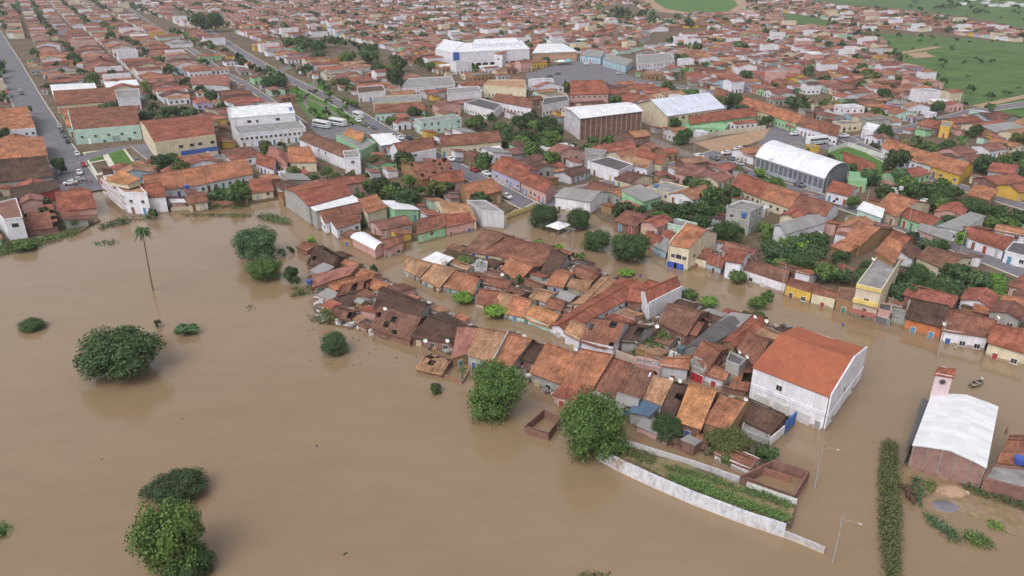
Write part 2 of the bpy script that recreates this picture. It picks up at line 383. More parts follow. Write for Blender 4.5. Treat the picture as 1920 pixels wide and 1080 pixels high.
# ------------------------------------------------------------------ buildings
RC = {'or': (.46, .21, .125), 'bo': (.58, .285, .145), 'rd': (.36, .135, .095), 'tn': (.46, .275, .17), 'br': (.25, .135, .10), 'db': (.125, .078, .062),
      'rb': (.29, .135, .097), 'gy': (.30, .29, .29), 'dg': (.13, .12, .125), 'wh': (.80, .81, .86), 'pk': (.42, .20, .165), 'hall': (.385, .124, .070), 'bl': (.10, .16, .25), 'gn': (.28, .48, .30)}
RW = {'or': 'orange', 'bo': 'bright orange', 'rd': 'red', 'tn': 'tan', 'br': 'brown', 'db': 'dark brown', 'rb': 'red-brown', 'gy': 'grey', 'dg': 'dark grey', 'wh': 'white', 'pk': 'pinkish red', 'hall': 'orange-red', 'bl': 'dark blue', 'gn': 'green'}
WC = {'wh': (.80, .79, .87), 'cr': (.70, .62, .47), 'yl': (.70, .46, .10), 'pk': (.62, .38, .35), 'gn': (.36, .62, .38), 'bl': (.42, .58, .70), 'gy': (.40, .39, .38), 'bk': (.27, .155, .125),
      'or': (.55, .20, .09), 'mt': (.52, .70, .64), 'lg': (.58, .58, .62), 'br': (.36, .22, .12), 'lv': (.50, .45, .62), 'gb': (.30, .56, .30)}
WW = {'wh': 'white', 'cr': 'cream', 'yl': 'yellow', 'pk': 'pink', 'gn': 'pale green', 'bl': 'light blue', 'gy': 'grey', 'bk': 'bare brick', 'or': 'orange', 'mt': 'mint green', 'lg': 'pale grey', 'br': 'ochre', 'lv': 'lavender', 'gb': 'bright green'}
def bil(P, u, v):
    a = (P[0][0] * (1 - u) + P[1][0] * u, P[0][1] * (1 - u) + P[1][1] * u); d = (P[3][0] * (1 - u) + P[2][0] * u, P[3][1] * (1 - u) + P[2][1] * u)
    return (a[0] * (1 - v) + d[0] * v, a[1] * (1 - v) + d[1] * v)
def dist(a, b): return sqrt((a[0] - b[0]) ** 2 + (a[1] - b[1]) ** 2)
def prof(style, u, v, r, LU, LV):
    if style in ('gable', 'ruin'): return v / r if v < r else (1 - v) / (1 - r)
    if style == 'shed': return v
    if style == 'shedf': return 1 - v
    if style == 'arch': return sqrt(max(0, 1 - (2 * v - 1) ** 2)) ** 1.25
    if style == 'hip':
        return min(v / r if v < r else (1 - v) / (1 - r), min(u, 1 - u) * 2 * LU / LV)
    return 0.0
def roof_mb(mb, P, h, style, r, rise, col, rnd, over=.35, m=0, detail=True):
    LU, LV = (dist(P[0], P[1]) + dist(P[3], P[2])) / 2, (dist(P[0], P[3]) + dist(P[1], P[2])) / 2
    nu = max(2, int(LU / 1.1)) if detail else (1 if style != 'hip' else 3)
    if style in ('gable', 'ruin', 'hip'):
        na = max(1, int(r * LV / 1.3)) if detail else 1; nb = max(1, int((1 - r) * LV / 1.3)) if detail else 1
        vs = [r * k / na for k in range(na)] + [r + (1 - r) * k / nb for k in range(nb + 1)]
    elif style == 'arch': vs = [k / 12 for k in range(13)]
    else: vs = [k / max(1, int(LV / 1.5)) for k in range(max(1, int(LV / 1.5)) + 1)] if detail else [0, 1]
    us = [k / nu for k in range(nu + 1)]
    if style == 'hip' and not detail: us = [0, min(.45, LV / 2 / LU), 1 - min(.45, LV / 2 / LU), 1]; nu = 3
    ou, ov = over / LU, over / LV
    uo, vo = rnd.uniform(0, 300), rnd.uniform(0, 300); ruin = style == 'ruin'
    sag = [(rnd.random(), rnd.random(), rnd.uniform(.08, .3)) for _ in range(3)]
    def pt(u, v, du=0, dv=0):
        x, y = bil(P, u * (1 + 2 * ou) - ou, v * (1 + 2 * ov) - ov)
        z = h + prof(style, u, v, r, LU, LV) * rise
        if style in ('gable', 'hip', 'ruin'): z -= 0 if 0 < v < 1 else .12
        if detail and style != 'arch' and m == 0:
            for a, b_, c_ in sag: z -= c_ * (1.7 if ruin else 1) * math.exp(-((u - a) ** 2 * LU * LU + (v - b_) ** 2 * LV * LV) / 9) * min(1, LU / 8)
            if 0 < u < 1 and v not in (0, 1) and m == 0: z += rnd.uniform(-.05, .05) * (3.5 if ruin else 1)
        return (x, y, z)
    g = [[pt(u, v) for v in vs] for u in us]
    for i in range(nu):
        for j in range(len(vs) - 1):
            if ruin and rnd.random() < .13: continue
            k = rnd.uniform(.93, 1.07); cc = (col[0] * k, col[1] * k, col[2] * k)
            mb.face([g[i][j], g[i + 1][j], g[i + 1][j + 1], g[i][j + 1]], cc,
                    [(uo + us[i] * LU, vo + vs[j] * LV), (uo + us[i + 1] * LU, vo + vs[j] * LV), (uo + us[i + 1] * LU, vo + vs[j + 1] * LV), (uo + us[i] * LU, vo + vs[j + 1] * LV)], m)
    if detail:
        th = .16; dk = (col[0] * .8, col[1] * .8, col[2] * .8)
        ring = [g[i][0] for i in range(nu + 1)] + [g[nu][j] for j in range(1, len(vs))] + [g[i][-1] for i in range(nu - 1, -1, -1)] + [g[0][j] for j in range(len(vs) - 2, 0, -1)]
        for i in range(len(ring)):
            a, b_ = ring[i], ring[(i + 1) % len(ring)]
            mb.face([(a[0], a[1], a[2] - th), (b_[0], b_[1], b_[2] - th), b_, a], dk, m=m)
def wall_mb(mb, P, h, style, r, rise, col, z0, m=0, cols=None, parapet=None, gap=.16, par=.7):
    LU, LV = (dist(P[0], P[1]) + dist(P[3], P[2])) / 2, (dist(P[0], P[3]) + dist(P[1], P[2])) / 2
    par_s = parapet or ''
    for k in range(4):
        a, b_ = P[k], P[(k + 1) % 4]; cc = (cols or {}).get(k, col); L = dist(a, b_)
        if k in (0, 2): u0 = [0, 1] if k == 0 else [1, 0]; ts = [0, 1]; hs_ = [prof(style, u0[0] if style != 'hip' else 0, 0 if k == 0 else 1, r, LU, LV)] * 2
        else:
            if style in ('gable', 'ruin'): ts = [0, r if k == 1 else 1 - r, 1]
            elif style == 'arch': ts = [q / 12 for q in range(13)]
            else: ts = [0, 1]
            hs_ = [0 if style == 'hip' else prof(style, .5, q if k == 1 else 1 - q, r, LU, LV) for q in ts]
        top = [(a[0] + (b_[0] - a[0]) * q, a[1] + (b_[1] - a[1]) * q, h - gap + hh * rise) for q, hh in zip(ts, hs_)]
        if str(k) in par_s:
            # a facade that rises past the eaves, with thickness
            zt = max(p[2] for p in top) + par if k in (0, 2) else None
            d = Vector((b_[0] - a[0], b_[1] - a[1])).normalized(); n = Vector((d.y, -d.x))
            T = [(x, y, (z + par + gap) if zt is None else zt) for x, y, z in top]
            q0 = .40
            O = [(x + n.x * q0, y + n.y * q0) for x, y, z in top]; I = [(x + n.x * (q0 - .25), y + n.y * (q0 - .25)) for x, y, z in top]
            mb.face([(*O[0], z0), (*O[-1], z0)] + [(*O[i], T[i][2]) for i in range(len(T) - 1, -1, -1)], cc, m=m)
            mb.face([(*I[-1], z0), (*I[0], z0)] + [(*I[i], T[i][2]) for i in range(len(T))], cc, m=m)
            for i in range(len(T) - 1): mb.face([(*O[i], T[i][2]), (*O[i + 1], T[i + 1][2]), (*I[i + 1], T[i + 1][2]), (*I[i], T[i][2])], cc, m=m)
            for e in (0, -1): mb.face([(*O[e], z0), (*I[e], z0), (*I[e], T[e][2]), (*O[e], T[e][2])][::(1 if e else -1)], cc, m=m)
        mb.face([(*a, z0), (*b_, z0)] + top[::-1], cc, m=m)

# shared openings: a door leaf in its frame, windows with frame, sill and glass
def unit_open(kind):
    mb = MB(); fr = (1, 1, 1)
    if kind == 'window':
        mb.box(-.55, -.06, 0, .55, .01, 1.05, fr, 0); mb.box(-.66, -.14, -.08, .66, .01, -.001, fr, 0)
        me = mb.mesh('window', [m_wood]); g = MB(); g.box(-.47, -.075, .08, -.03, -.061, .97, (1, 1, 1)); g.box(.03, -.075, .08, .47, -.061, .97, (1, 1, 1))
        return me, g.mesh('pane', [m_glass])
    if kind == 'door':
        mb.box(-.5, -.07, 0, .5, .01, 2.15, fr, 0); me = mb.mesh('door', [m_wood]); g = MB(); g.box(-.4, -.11, 0, .4, -.071, 2.05, (1, 1, 1)); return me, g.mesh('door_leaf', [m_wood])
    if kind == 'garage':
        mb.box(-1.4, -.07, 0, 1.4, .01, 2.5, fr, 0)
        g = MB(); [g.box(-1.28, -.12, .08 + k * .3, 1.28, -.071, .34 + k * .3, (1, 1, 1)) for k in range(8)]
        return mb.mesh('garage_door', [m_wood]), g.mesh('shutter', [m_wood])
    mb.box(-.85, -.06, 0, .85, .01, 1.2, fr, 0); g = MB(); g.box(-.75, -.08, .08, .75, -.061, 1.12, (1, 1, 1)); return mb.mesh('window', [m_wood]), g.mesh('pane', [m_glass])
UO = {k: unit_open(k) for k in ('window', 'door', 'garage', 'wide')}
DOORC = [(.25, .10, .05), (.45, .45, .44), (.06, .10, .30), (.35, .05, .05), (.08, .22, .16), (.50, .40, .22), (.15, .08, .05), (.10, .25, .40)]
def opening(parent, org, P, k, s, z, kind, col=None, fc=(.6, .58, .55), off=0.0):
    a, b_ = P[k], P[(k + 1) % 4]; d = Vector((b_[0] - a[0], b_[1] - a[1])); L = d.length; d /= L; n = Vector((d.y, -d.x))
    x, y = a[0] + d.x * s + n.x * off, a[1] + d.y * s + n.y * off
    me, sub = UO[kind]; nm = {'window': 'window', 'wide': 'window', 'door': 'door', 'garage': 'garage_door'}[kind]
    o = link(nm, me, parent, (x - org[0], y - org[1], z - org[2]), (0, 0, atan2(d.y, d.x))); o.color = (*fc, 1)
    s2 = link({'window': 'pane', 'wide': 'pane', 'door': 'door_leaf', 'garage': 'shutter'}[kind], sub, o); s2.color = (*(col or (1, 1, 1)), 1)
    return o
def visible_walls(P):
    cx = sum(p[0] for p in P) / 4; cy = sum(p[1] for p in P) / 4; out = []
    for k in range(4):
        a, b_ = P[k], P[(k + 1) % 4]; n = Vector((b_[1] - a[1], a[0] - b_[0])).normalized()
        vx, vy = Vector((-cx, -cy)).normalized()
        if n.x * vx + n.y * vy > .25: out.append(k)
    return out
HOUSES = []
def building(P, h, rc, wc, style='gable', r=.5, rise=None, axis='x', z0=None, label=None, name=None, cat=None, cols=None, parapet=None, op='auto', over=.35, floors=1, par=.7, seed=None, gz=None, fc=None, group=None, base=0, wallmat=None, rmat=None, gap=.16):
    """P: the four corners of the walls on the ground plan, counter-clockwise from the one nearest and leftmost."""
    if axis == 'y': P = [P[1], P[2], P[3], P[0]]
    rnd = random.Random(seed if seed is not None else int(P[0][0] * 131 + P[0][1] * 17))
    LU, LV = (dist(P[0], P[1]) + dist(P[3], P[2])) / 2, (dist(P[0], P[3]) + dist(P[1], P[2])) / 2
    if rise is None: rise = {'shed': .20 * LV, 'shedf': .2 * LV, 'flat': 0, 'open': 0, 'arch': .2 * LV}.get(style, .30 * max(r, 1 - r) * LV)
    rise = min(rise, 4.2) if style != 'arch' else rise
    if gz is None: gz = -.9 if wet(P) else ZL
    if z0 is None: z0 = -1.5 if gz < 0 else ZL - .6
    cx, cy = sum(p[0] for p in P) / 4, sum(p[1] for p in P) / 4; org = (cx, cy, max(z0, gz))
    root = link(name or 'house', None, None, org)
    wcol = WC[wc] if isinstance(wc, str) else wc; rcol = RC[rc] if isinstance(rc, str) else rc
    cols = {k: (WC[v] if isinstance(v, str) else v) for k, v in (cols or {}).items()}
    wm = wallmat or (m_brick if wc == 'bk' else m_wall)
    mb = MB(); wall_mb(mb, P, h, style, r, rise, wcol, z0, 0, cols, parapet, par=par, gap=gap)
    mb.obj('wall', [wm], root, org)
    if style == 'open':
        ib = MB(); Pi = [bil(P, .04, .04), bil(P, .96, .04), bil(P, .96, .96), bil(P, .04, .96)]
        for k in range(4):
            a, b_ = Pi[k], Pi[(k + 1) % 4]; A, B = P[k], P[(k + 1) % 4]
            ib.face([(*b_, z0), (*a, z0), (*a, h), (*b_, h)], (wcol[0] * 1, wcol[1], wcol[2]))
            ib.face([(*A, h), (*B, h), (*b_, h), (*a, h)], wcol)
        ib.obj('inner_wall', [wm], root, org)
    elif style == 'flat':
        sb = MB(); Pi = [bil(P, .5 + (u - .5) * 1.0, .5 + (v - .5) * 1.0) for u, v in ((0, 0), (1, 0), (1, 1), (0, 1))]
        sb.face([(*q, h - gap + .004) for q in Pi], rcol); sb.obj('roof', [rmat or m_slab], root, org)
        if gap < 1:
            eb = MB()
            for k in range(4):
                a, b_ = P[k], P[(k + 1) % 4]; eb.bar((*a, h - gap + .18), (*b_, h - gap + .18), .22, .36, wcol)
            eb.obj('parapet', [wm], root, org)
    else:
        sheetm = rmat or (m_tile_new if rc == 'hall' else m_sheet if rc in ('wh', 'gy', 'dg', 'bl', 'gn') else m_tile)
        rb = MB(); roof_mb(rb, P, h, style, r, rise, rcol, rnd, over if not parapet else .15, 0 if sheetm in (m_tile, m_tile_new) else 1)
        rb.m = [0] * len(rb.m); ro = rb.obj('roof', [sheetm], root, org)
        if sheetm is m_tile and style in ('gable',) and LU > 4:
            cb = MB(); a = bil(P, -.02, r); b_ = bil(P, 1.02, r); n = max(2, int(LU / 2)); k0 = rnd.uniform(.9, 1.25)
            for i in range(n):
                p, q = i / n, (i + 1) / n
                cb.bar((a[0] + (b_[0] - a[0]) * p, a[1] + (b_[1] - a[1]) * p, h + rise + .03), (a[0] + (b_[0] - a[0]) * q, a[1] + (b_[1] - a[1]) * q, h + rise + .03), .26, .10, tuple(min(.7, c_ * k0) for c_ in rcol))
            cb.obj('ridge_tiles', [m_tile], root, org)['kind'] = 'stuff'
    if style == 'ruin':
        jb = MB()
        for i in range(14):
            x, y = bil(P, rnd.uniform(.05, .95), rnd.uniform(.05, .95)); L = rnd.uniform(1, 3); a_ = rnd.uniform(0, pi)
            jb.bar((x, y, h - rnd.uniform(.2, 1.2)), (x + L * cos(a_), y + L * sin(a_), h - rnd.uniform(.0, 1)), .12, .12, (.12, .09, .07))
        q_ = jb.obj('fallen_rafters', [m_junk], root, org); q_['kind'] = 'stuff'
    vis = visible_walls(P)
    frame = fc or (.62, .60, .56)
    if op == 'auto':
        for k in vis:
            a, b_ = P[k], P[(k + 1) % 4]; L = dist(a, b_); poff = .40 if parapet and str(k) in parapet else 0
            if k in (1, 3) and rnd.random() < .45 and floors == 1: continue
            n = int((L - .8) / (2.1 if floors == 1 else 2.5)); n = min(n, 12)
            if n < 1: continue
            for fl in range(floors):
                fz = gz + fl * (h - gz) / floors
                for i in range(n):
                    s = L * (i + .5) / n; q = rnd.random()
                    if fl == 0 and (i == 0 or q < .35) and h - gz > 2.3: opening(root, org, P, k, s, fz, 'door', rnd.choice(DOORC), frame, poff)
                    elif q < .85 and h - fz > 2.4: opening(root, org, P, k, s, fz + 1.05, 'window', None, frame, poff)
    elif op:
        for (k, s, z, kind, *cc) in op: opening(root, org, P, k, s * dist(P[k], P[(k + 1) % 4]), z, kind, cc[0] if cc else None, frame, .40 if parapet and str(k) in parapet else 0)
    g = group or ('tile-roofed houses of the town' if (name or 'house') == 'house' else None)
    if label: tag(root, label, cat or 'house', g)
    else:
        what = 'roofless %s shell' % (WW[wc]) if style == 'open' else 'half-collapsed %s under broken %s tiles' % ('shed' if name == 'shed' else 'house', RW[rc]) if style == 'ruin' else '%s %s under %s %s roof' % (WW[wc], 'shed' if name == 'shed' else 'house', RW[rc], {'flat': 'flat', 'shed': 'lean-to', 'shedf': 'lean-to', 'hip': 'hipped', 'arch': 'curved'}.get(style, 'tiled' if rc not in ('wh', 'gy', 'dg', 'bl', 'gn') else 'sheet'))
        auto(root, what, cat or 'house', cx, cy, g)
    root['_w'] = 1; del root['_w']
    HOUSES.append(root)
    if not base: stamp([bil(P, -.06, -.06), bil(P, 1.06, -.06), bil(P, 1.06, 1.06), bil(P, -.06, 1.06)])
    return root, P, org
SHG = np.array([G(*p, ZL) for p in SHORE] + [G(2300, 740, ZL)] + far)
def wet(P):
    cx, cy = np.array([P[0][0], P[1][0], sum(p[0] for p in P) / 4]), np.array([P[0][1], P[1][1], sum(p[1] for p in P) / 4])
    r = inpoly(cx, cy, [tuple(q) for q in SHG]); return not r[2]
LAKE = [0]; FLD = [0]
def Bd(c, L, h, rc, wc, **k):
    if LAKE[0] and h > 2.2: h *= .78
    elif FLD[0] and h < 3.8: h *= {'B': .55, 'C': .62, 'K': .72, 'F': .85}.get(c, 1)
    P = [G(px, py, h) for px, py in cv(c, L)]
    if c in 'BCDEFGH' and k.get('style') != 'open' and 'label' not in k:
        cx, cy = sum(p[0] for p in P) / 4, sum(p[1] for p in P) / 4; q = 1.07; P = [(cx + (x - cx) * q, cy + (y - cy) * q) for x, y in P]
    return building(P, h, rc, wc, **k)

# --- the row of battered houses along the lake
LAKE[0] = 1
Bd('A', [210, 440, 470, 490, 620, 375, 400, 245], 1.7, 'db', 'bk', style='ruin', r=.6, op=None)
Bd('A', [285, 690, 690, 565, 800, 475, 290, 605], 2.2, 'pk', 'br', style='shed', rise=.8)
Bd('A', [520, 735, 850, 620, 950, 560, 440, 675], 2.4, 'or', 'br', r=.6)
Bd('A', [890, 690, 1090, 740, 1180, 695, 860, 580], 2.4, 'or', 'br', r=.6)
Bd('A', [560, 770, 900, 700, 930, 610, 640, 665], 2.2, 'rb', 'bk', style='ruin', op=None)
Bd('A', [970, 980, 1450, 1100, 1600, 905, 1080, 700], 3.0, 'db', 'gy', r=.62, rise=1.6)
Bd('A', [820, 1000, 990, 1020, 960, 920, 840, 920], 1.8, 'rd', 'pk', style='shedf', op=None)
Bd('A', [480, 1000, 700, 1060, 760, 960, 560, 900], 1.6, 'br', 'bk', style='ruin', op=None)
Bd('P', [698, 612, 768, 634, 800, 592, 724, 574], 2.4, 'br', 'bk', style='ruin', r=.6, op=None)
Bd('P', [772, 628, 848, 640, 888, 618, 832, 585], 2.8, 'db', 'bk', r=.55)
Bd('D', [545, 520, 700, 480, 870, 265, 640, 235], 3.0, 'pk', 'br', r=.72)
Bd('D', [720, 500, 965, 570, 1180, 312, 885, 262], 3.2, 'tn', 'gy', r=.75, parapet='1', par=.3)
Bd('D', [985, 570, 1190, 615, 1460, 385, 1160, 325], 3.0, 'or', 'gy', r=.74)
Bd('D', [1340, 545, 1560, 600, 1700, 447, 1470, 392], 2.9, 'db', 'bk', r=.7)
Bd('E', [0, 695, 360, 825, 590, 530, 225, 430], 3.3, 'or', 'gy', r=.7)
Bd('E', [375, 820, 640, 895, 915, 580, 600, 525], 3.4, 'or', 'cr', r=.76)
Bd('E', [250, 950, 560, 1010, 640, 905, 400, 830], 2.2, 'rd', 'pk', style='shed', rise=.9)
Bd('E', [700, 880, 950, 985, 1125, 665, 930, 600], 3.0, 'rb', 'wh', r=.74)
Bd('E', [955, 985, 1190, 1005, 1365, 735, 1135, 665], 3.0, 'br', 'pk', r=.72)
Bd('E', [1230, 965, 1435, 1055, 1595, 825, 1375, 770], 3.1, 'tn', 'wh', r=.72, parapet='3', par=.25)
Bd('G', [1370, 345, 1440, 395, 1610, 110, 1495, 85], 2.3, 'db', 'bk', style='ruin', op=None, r=.6)
Bd('G', [1500, 412, 1690, 470, 1850, 172, 1655, 108], 3.2, 'bo', 'bk', r=.66)
Bd('H', [400, 240, 590, 295, 785, 88, 595, 22], 3.1, 'or', 'br', r=.68, parapet='1', par=.3)
Bd('H', [720, 190, 985, 320, 1135, 200, 805, 52], 2.8, 'db', 'bk', r=.62, rise=1.5)
Bd('H', [735, 320, 960, 405, 965, 310, 760, 225], 1.5, 'gy', 'gy', style='flat', op=None)
Bd('G', [1075, 370, 1225, 402, 1300, 295, 1150, 245], 2.1, 'bl', 'gy', style='shedf', rise=.7)
Bd('G', [735, 255, 860, 262, 888, 200, 745, 178], 2.3, 'gy', 'gy', style='shed', rise=.5)
Bd('G', [955, 255, 1110, 298, 1130, 245, 975, 198], 2.2, 'gy', 'bk', style='arch', rise=.8)
Bd('D', [150, 645, 400, 705, 520, 565, 330, 485], 1.0, 'tn', 'bk', style='ruin', rise=.9, op=None)
Bd('G', [110, 470, 330, 540, 440, 395, 290, 320], 1.5, 'rb', 'bk', style='open', op=None, label='roofless brick enclosure full of brown water beside the big bushy tree', name='brick_enclosure', cat='enclosure')
Bd('P', [1388, 892, 1490, 930, 1519, 882, 1450, 862], 1.7, 'rb', 'bk', style='open', op=None, label='roofless dark brick compound at the end of the garden strip', name='brick_enclosure', cat='enclosure')
LAKE[0] = 0; FLD[0] = 1
# --- the block between the two flooded streets
Bd('B', [100, 490, 280, 580, 480, 440, 205, 390], 3.0, 'tn', 'gy', r=.6)
Bd('B', [320, 605, 500, 690, 760, 525, 550, 472], 3.2, 'tn', 'cr', r=.6, fc=(.2, .16, .1))
Bd('B', [500, 660, 870, 765, 960, 620, 700, 530], 3.1, 'or', 'bl', r=.6)
Bd('B', [820, 290, 985, 320, 1390, 165, 1145, 88], 3.0, 'br', 'cr', r=.6, axis='x')
Bd('B', [995, 325, 1225, 352, 1495, 198, 1255, 166], 3.0, 'rb', 'cr', r=.6)
Bd('B', [1230, 370, 1640, 450, 1880, 335, 1455, 208], 3.0, 'rb', 'br', r=.68)
Bd('B', [1220, 500, 1400, 620, 1640, 470, 1400, 395], 2.6, 'or', 'bk', r=.55)
Bd('B', [975, 640, 1260, 720, 1310, 640, 1010, 565], 2.7, 'rb', 'pk')
Bd('B', [330, 400, 540, 452, 640, 395, 470, 335], 2.9, 'wh', 'wh', style='shed', rise=.3)
Bd('B', [905, 500, 1030, 505, 1035, 430, 925, 420], 3.0, 'gy', 'lg', style='flat')
Bd('B', [930, 870, 1120, 905, 1285, 765, 1000, 742], 3.0, 'rb', 'cr', r=.6)
Bd('B', [1130, 895, 1260, 990, 1415, 800, 1235, 790], 3.1, 'tn', 'cr', r=.6)
Bd('B', [1265, 985, 1450, 1030, 1560, 865, 1405, 812], 3.1, 'or', 'mt', r=.6, cols={0: 'mt'})
Bd('C', [130, 890, 430, 1015, 550, 900, 330, 815], 3.2, 'bo', 'mt', r=.6)
Bd('C', [410, 545, 570, 572, 695, 435, 575, 392], 3.0, 'or', 'gy', r=.5)
Bd('C', [345, 400, 480, 450, 640, 292, 475, 245], 2.6, 'db', 'gy', r=.8)
Bd('C', [690, 435, 900, 510, 1000, 425, 760, 340], 2.7, 'rb', 'bk', style='ruin', op=None)
Bd('C', [640, 570, 830, 632, 900, 515, 720, 500], 2.8, 'tn', 'gy')
Bd('C', [715, 760, 920, 800, 1160, 525, 1010, 488], 3.0, 'tn', 'cr', axis='y')
Bd('C', [470, 1000, 640, 1060, 1495, 600, 1205, 515], 3.4, 'rd', 'wh', axis='y', r=.45)
Bd('C', [220, 690, 370, 742, 490, 645, 325, 600], 2.7, 'tn', 'wh')
Bd('C', [400, 805, 540, 835, 590, 745, 460, 705], 2.4, 'rb', 'wh')
Bd('E', [370, 245, 520, 315, 640, 212, 480, 132], 3.2, 'tn', 'wh', r=.6)
Bd('E', [560, 330, 890, 400, 1055, 160, 735, 108], 3.3, 'rb', 'wh', style='ruin', r=.6, op=[(0, .12, -.9, 'garage', (.08, .12, .35)), (0, .58, -.5, 'door', (.42, .04, .04)), (0, .86, .4, 'window')])
Bd('E', [1010, 335, 1160, 345, 1340, 185, 1185, 170], 2.8, 'db', 'gy', style='ruin', op=None)
Bd('F', [10, 215, 220, 310, 400, 115, 110, 45], 2.9, 'br', 'bk', r=.55)
Bd('F', [200, 290, 310, 312, 420, 192, 312, 142], 2.6, 'rb', 'bk', style='ruin', op=None)
Bd('C', [1530, 760, 1900, 575, 1790, 492, 1455, 620], 4.3, 'rd', 'wh', r=.45, rise=1.5, parapet='0', par=.2, label='tall house with a long blank white side wall and red roof by the flooded street', op=None)
Bd('C', [1310, 720, 1480, 745, 1500, 625, 1370, 600], 3.6, 'rd', 'bk', op=None)
Bd('F', [210, 450, 400, 425, 705, 245, 570, 165], 3.0, 'dg', 'gy', axis='y', rise=.9)
Bd('F', [550, 200, 690, 240, 785, 162, 640, 142], 3.2, 'gy', 'gy', style='shed', rise=.3)
Bd('F', [575, 365, 665, 410, 940, 212, 800, 172], 3.1, 'rd', 'br', axis='y', r=.4, parapet=None)
Bd('F', [700, 445, 850, 590, 990, 375, 850, 315], 3.0, 'rb', 'bk', r=.6)
Bd('F', [870, 300, 1035, 350, 1110, 325, 985, 250], 3.0, 'tn', 'gy')
Bd('F', [300, 505, 405, 640, 590, 440, 440, 385], 3.0, 'rb', 'bk', r=.55)
Bd('F', [590, 560, 700, 600, 755, 548, 625, 485], 4.4, 'dg', 'gy', style='flat')
Bd('F', [400, 660, 560, 712, 610, 655, 485, 595], 2.8, 'or', 'wh')
Bd('F', [560, 760, 760, 800, 820, 610, 640, 610], 2.0, 'rb', 'bk', style='ruin', op=None)
Bd('E', [1440, 600, 1725, 642, 1755, 515, 1465, 535], 3.3, 'or', 'lg', r=.5)
Bd('F', [275, 600, 385, 650, 400, 575, 300, 530], 3.1, 'gy', 'gy', style='flat', op=[(0, .5, -.9, 'garage', (.40, .03, .04))])
Bd('E', [1150, 600, 1420, 660, 1440, 600, 1180, 540], 2.6, 'gy', 'pk', style='flat')
# --- the big white hall and the church
hall, hP, ho = Bd('P', [1413, 687, 1554.6, 742, 1622, 652, 1497, 612], 6.6, 'hall', 'wh', r=.55, rise=1.9, parapet='1', par=.35, over=.1,
   label='big white hall with a broad orange-red tiled roof standing in the flooded street', name='hall', cat='hall',
   op=[(0, .38, 4.0, 'window'), (0, .18, -.6, 'garage', (.62, .60, .58)), (0, .45, -.6, 'garage', (.62, .60, .58)), (0, .72, -.6, 'garage', (.60, .57, .56)), (0, .93, -.6, 'door', (.3, .28, .28)),
       (1, .15, .6, 'window'), (1, .4, 3.6, 'window'), (1, .7, .6, 'window')])
hb = MB(); a, b_ = hP[0], hP[1]; d = Vector((b_[0] - a[0], b_[1] - a[1])).normalized(); n = Vector((d.y, -d.x))
for zz in (2.9, 3.3): hb.bar((a[0] + n.x * .06, a[1] + n.y * .06, zz), (b_[0] + n.x * .06, b_[1] + n.y * .06, zz), .12, .1, WC['wh'])
a2, b2 = hP[1], hP[2]; d2 = Vector((b2[0] - a2[0], b2[1] - a2[1])).normalized(); n2 = Vector((d2.y, -d2.x))
hb.bar((a2[0] + n2.x * .46, a2[1] + n2.y * .46, 2.9), (b2[0] + n2.x * .46, b2[1] + n2.y * .46, 2.9), .12, .14, WC['wh'])
hb.obj('cornice', [m_wall], hall, ho)
ch, cP, co = Bd('P', [1714.7, 833, 1847, 873, 1869, 762, 1750, 738], 4.2, 'wh', (.37, .235, .205), wallmat=m_brick, axis='y', rise=.9, over=.25, gz=-.2, z0=-1, op=None, label='brick church with a gleaming white sheet roof and pink bell tower', name='church', cat='church')
# concrete pillars and beam on its brick back wall
A0, B0 = cP[3], cP[0]
for k in range(6):
    pb = MB()
    s = k / 5; x, y = A0[0] + (B0[0] - A0[0]) * s, A0[1] + (B0[1] - A0[1]) * s; dn = Vector((B0[1] - A0[1], A0[0] - B0[0])).normalized() * .05
    pb.bar((x + dn.x, y + dn.y, -.9), (x + dn.x, y + dn.y, 4.0 + .8 * (1 - abs(2 * s - 1))), .3, .14, (.42, .34, .31))
    pb.obj('pillar', [m_wall], ch, co)
tw = [G(1755.4, 699, 8.4), G(1787, 704.5, 8.4), G(1791, 690, 8.4), G(1763, 686, 8.4)]
tb = MB(); wall_mb(tb, tw, 8.4, 'flat', .5, 0, (.66, .53, .57), -1.2, gap=0); t_o = tb.obj('bell_tower', [m_wall], ch, co)
rb = MB(); roof_mb(rb, tw, 8.45, 'hip', .5, .9, RC['rd'], random.Random(3), .25); rb.obj('tower_roof', [m_tile], t_o, co)
ob = MB(); a, b_ = Vector(tw[0]), Vector(tw[1]); d = (b_ - a).normalized(); n = Vector((d.y, -d.x)); c0 = (a + b_) / 2
ring = [(c0.x + d.x * .42 * cos(q) + n.x * .05, c0.y + d.y * .42 * cos(q) + n.y * .05, 7.0 + .42 * sin(q)) for q in [2 * pi * k / 14 for k in range(14)]]
ob.face(ring); ob.box(0, -.5, 0, .5, 0, .01, M=None) if False else None
ob.obj('oculus', [m_glass], t_o, co); ob2 = MB()
for k in range(14):
    q0, q1 = 2 * pi * k / 14, 2 * pi * (k + 1) / 14
    ob2.bar((c0.x + d.x * .5 * cos(q0) + n.x * .06, c0.y + d.y * .5 * cos(q0) + n.y * .06, 7 + .5 * sin(q0)), (c0.x + d.x * .5 * cos(q1) + n.x * .06, c0.y + d.y * .5 * cos(q1) + n.y * .06, 7 + .5 * sin(q1)), .12, .12, (.5, .35, .35))
ob2.obj('oculus_rim', [m_wall], t_o, co)
Bd('P', [1698, 845, 1711, 829, 1741, 753, 1730, 750], 3.2, 'dg', 'gy', axis='y', style='shed', rise=.2, op=None, label='long dark lean-to along the left side of the brick church', name='lean_to', cat='lean-to')
Bd('P', [1845, 897, 1950, 924, 1955, 884, 1862, 872], 2.6, 'lg' if False else 'gy', 'bk', style='flat', op=None, gz=.1, label='low brick outbuilding with pale concrete slab roof right of the church', cat='outbuilding', name='outbuilding')
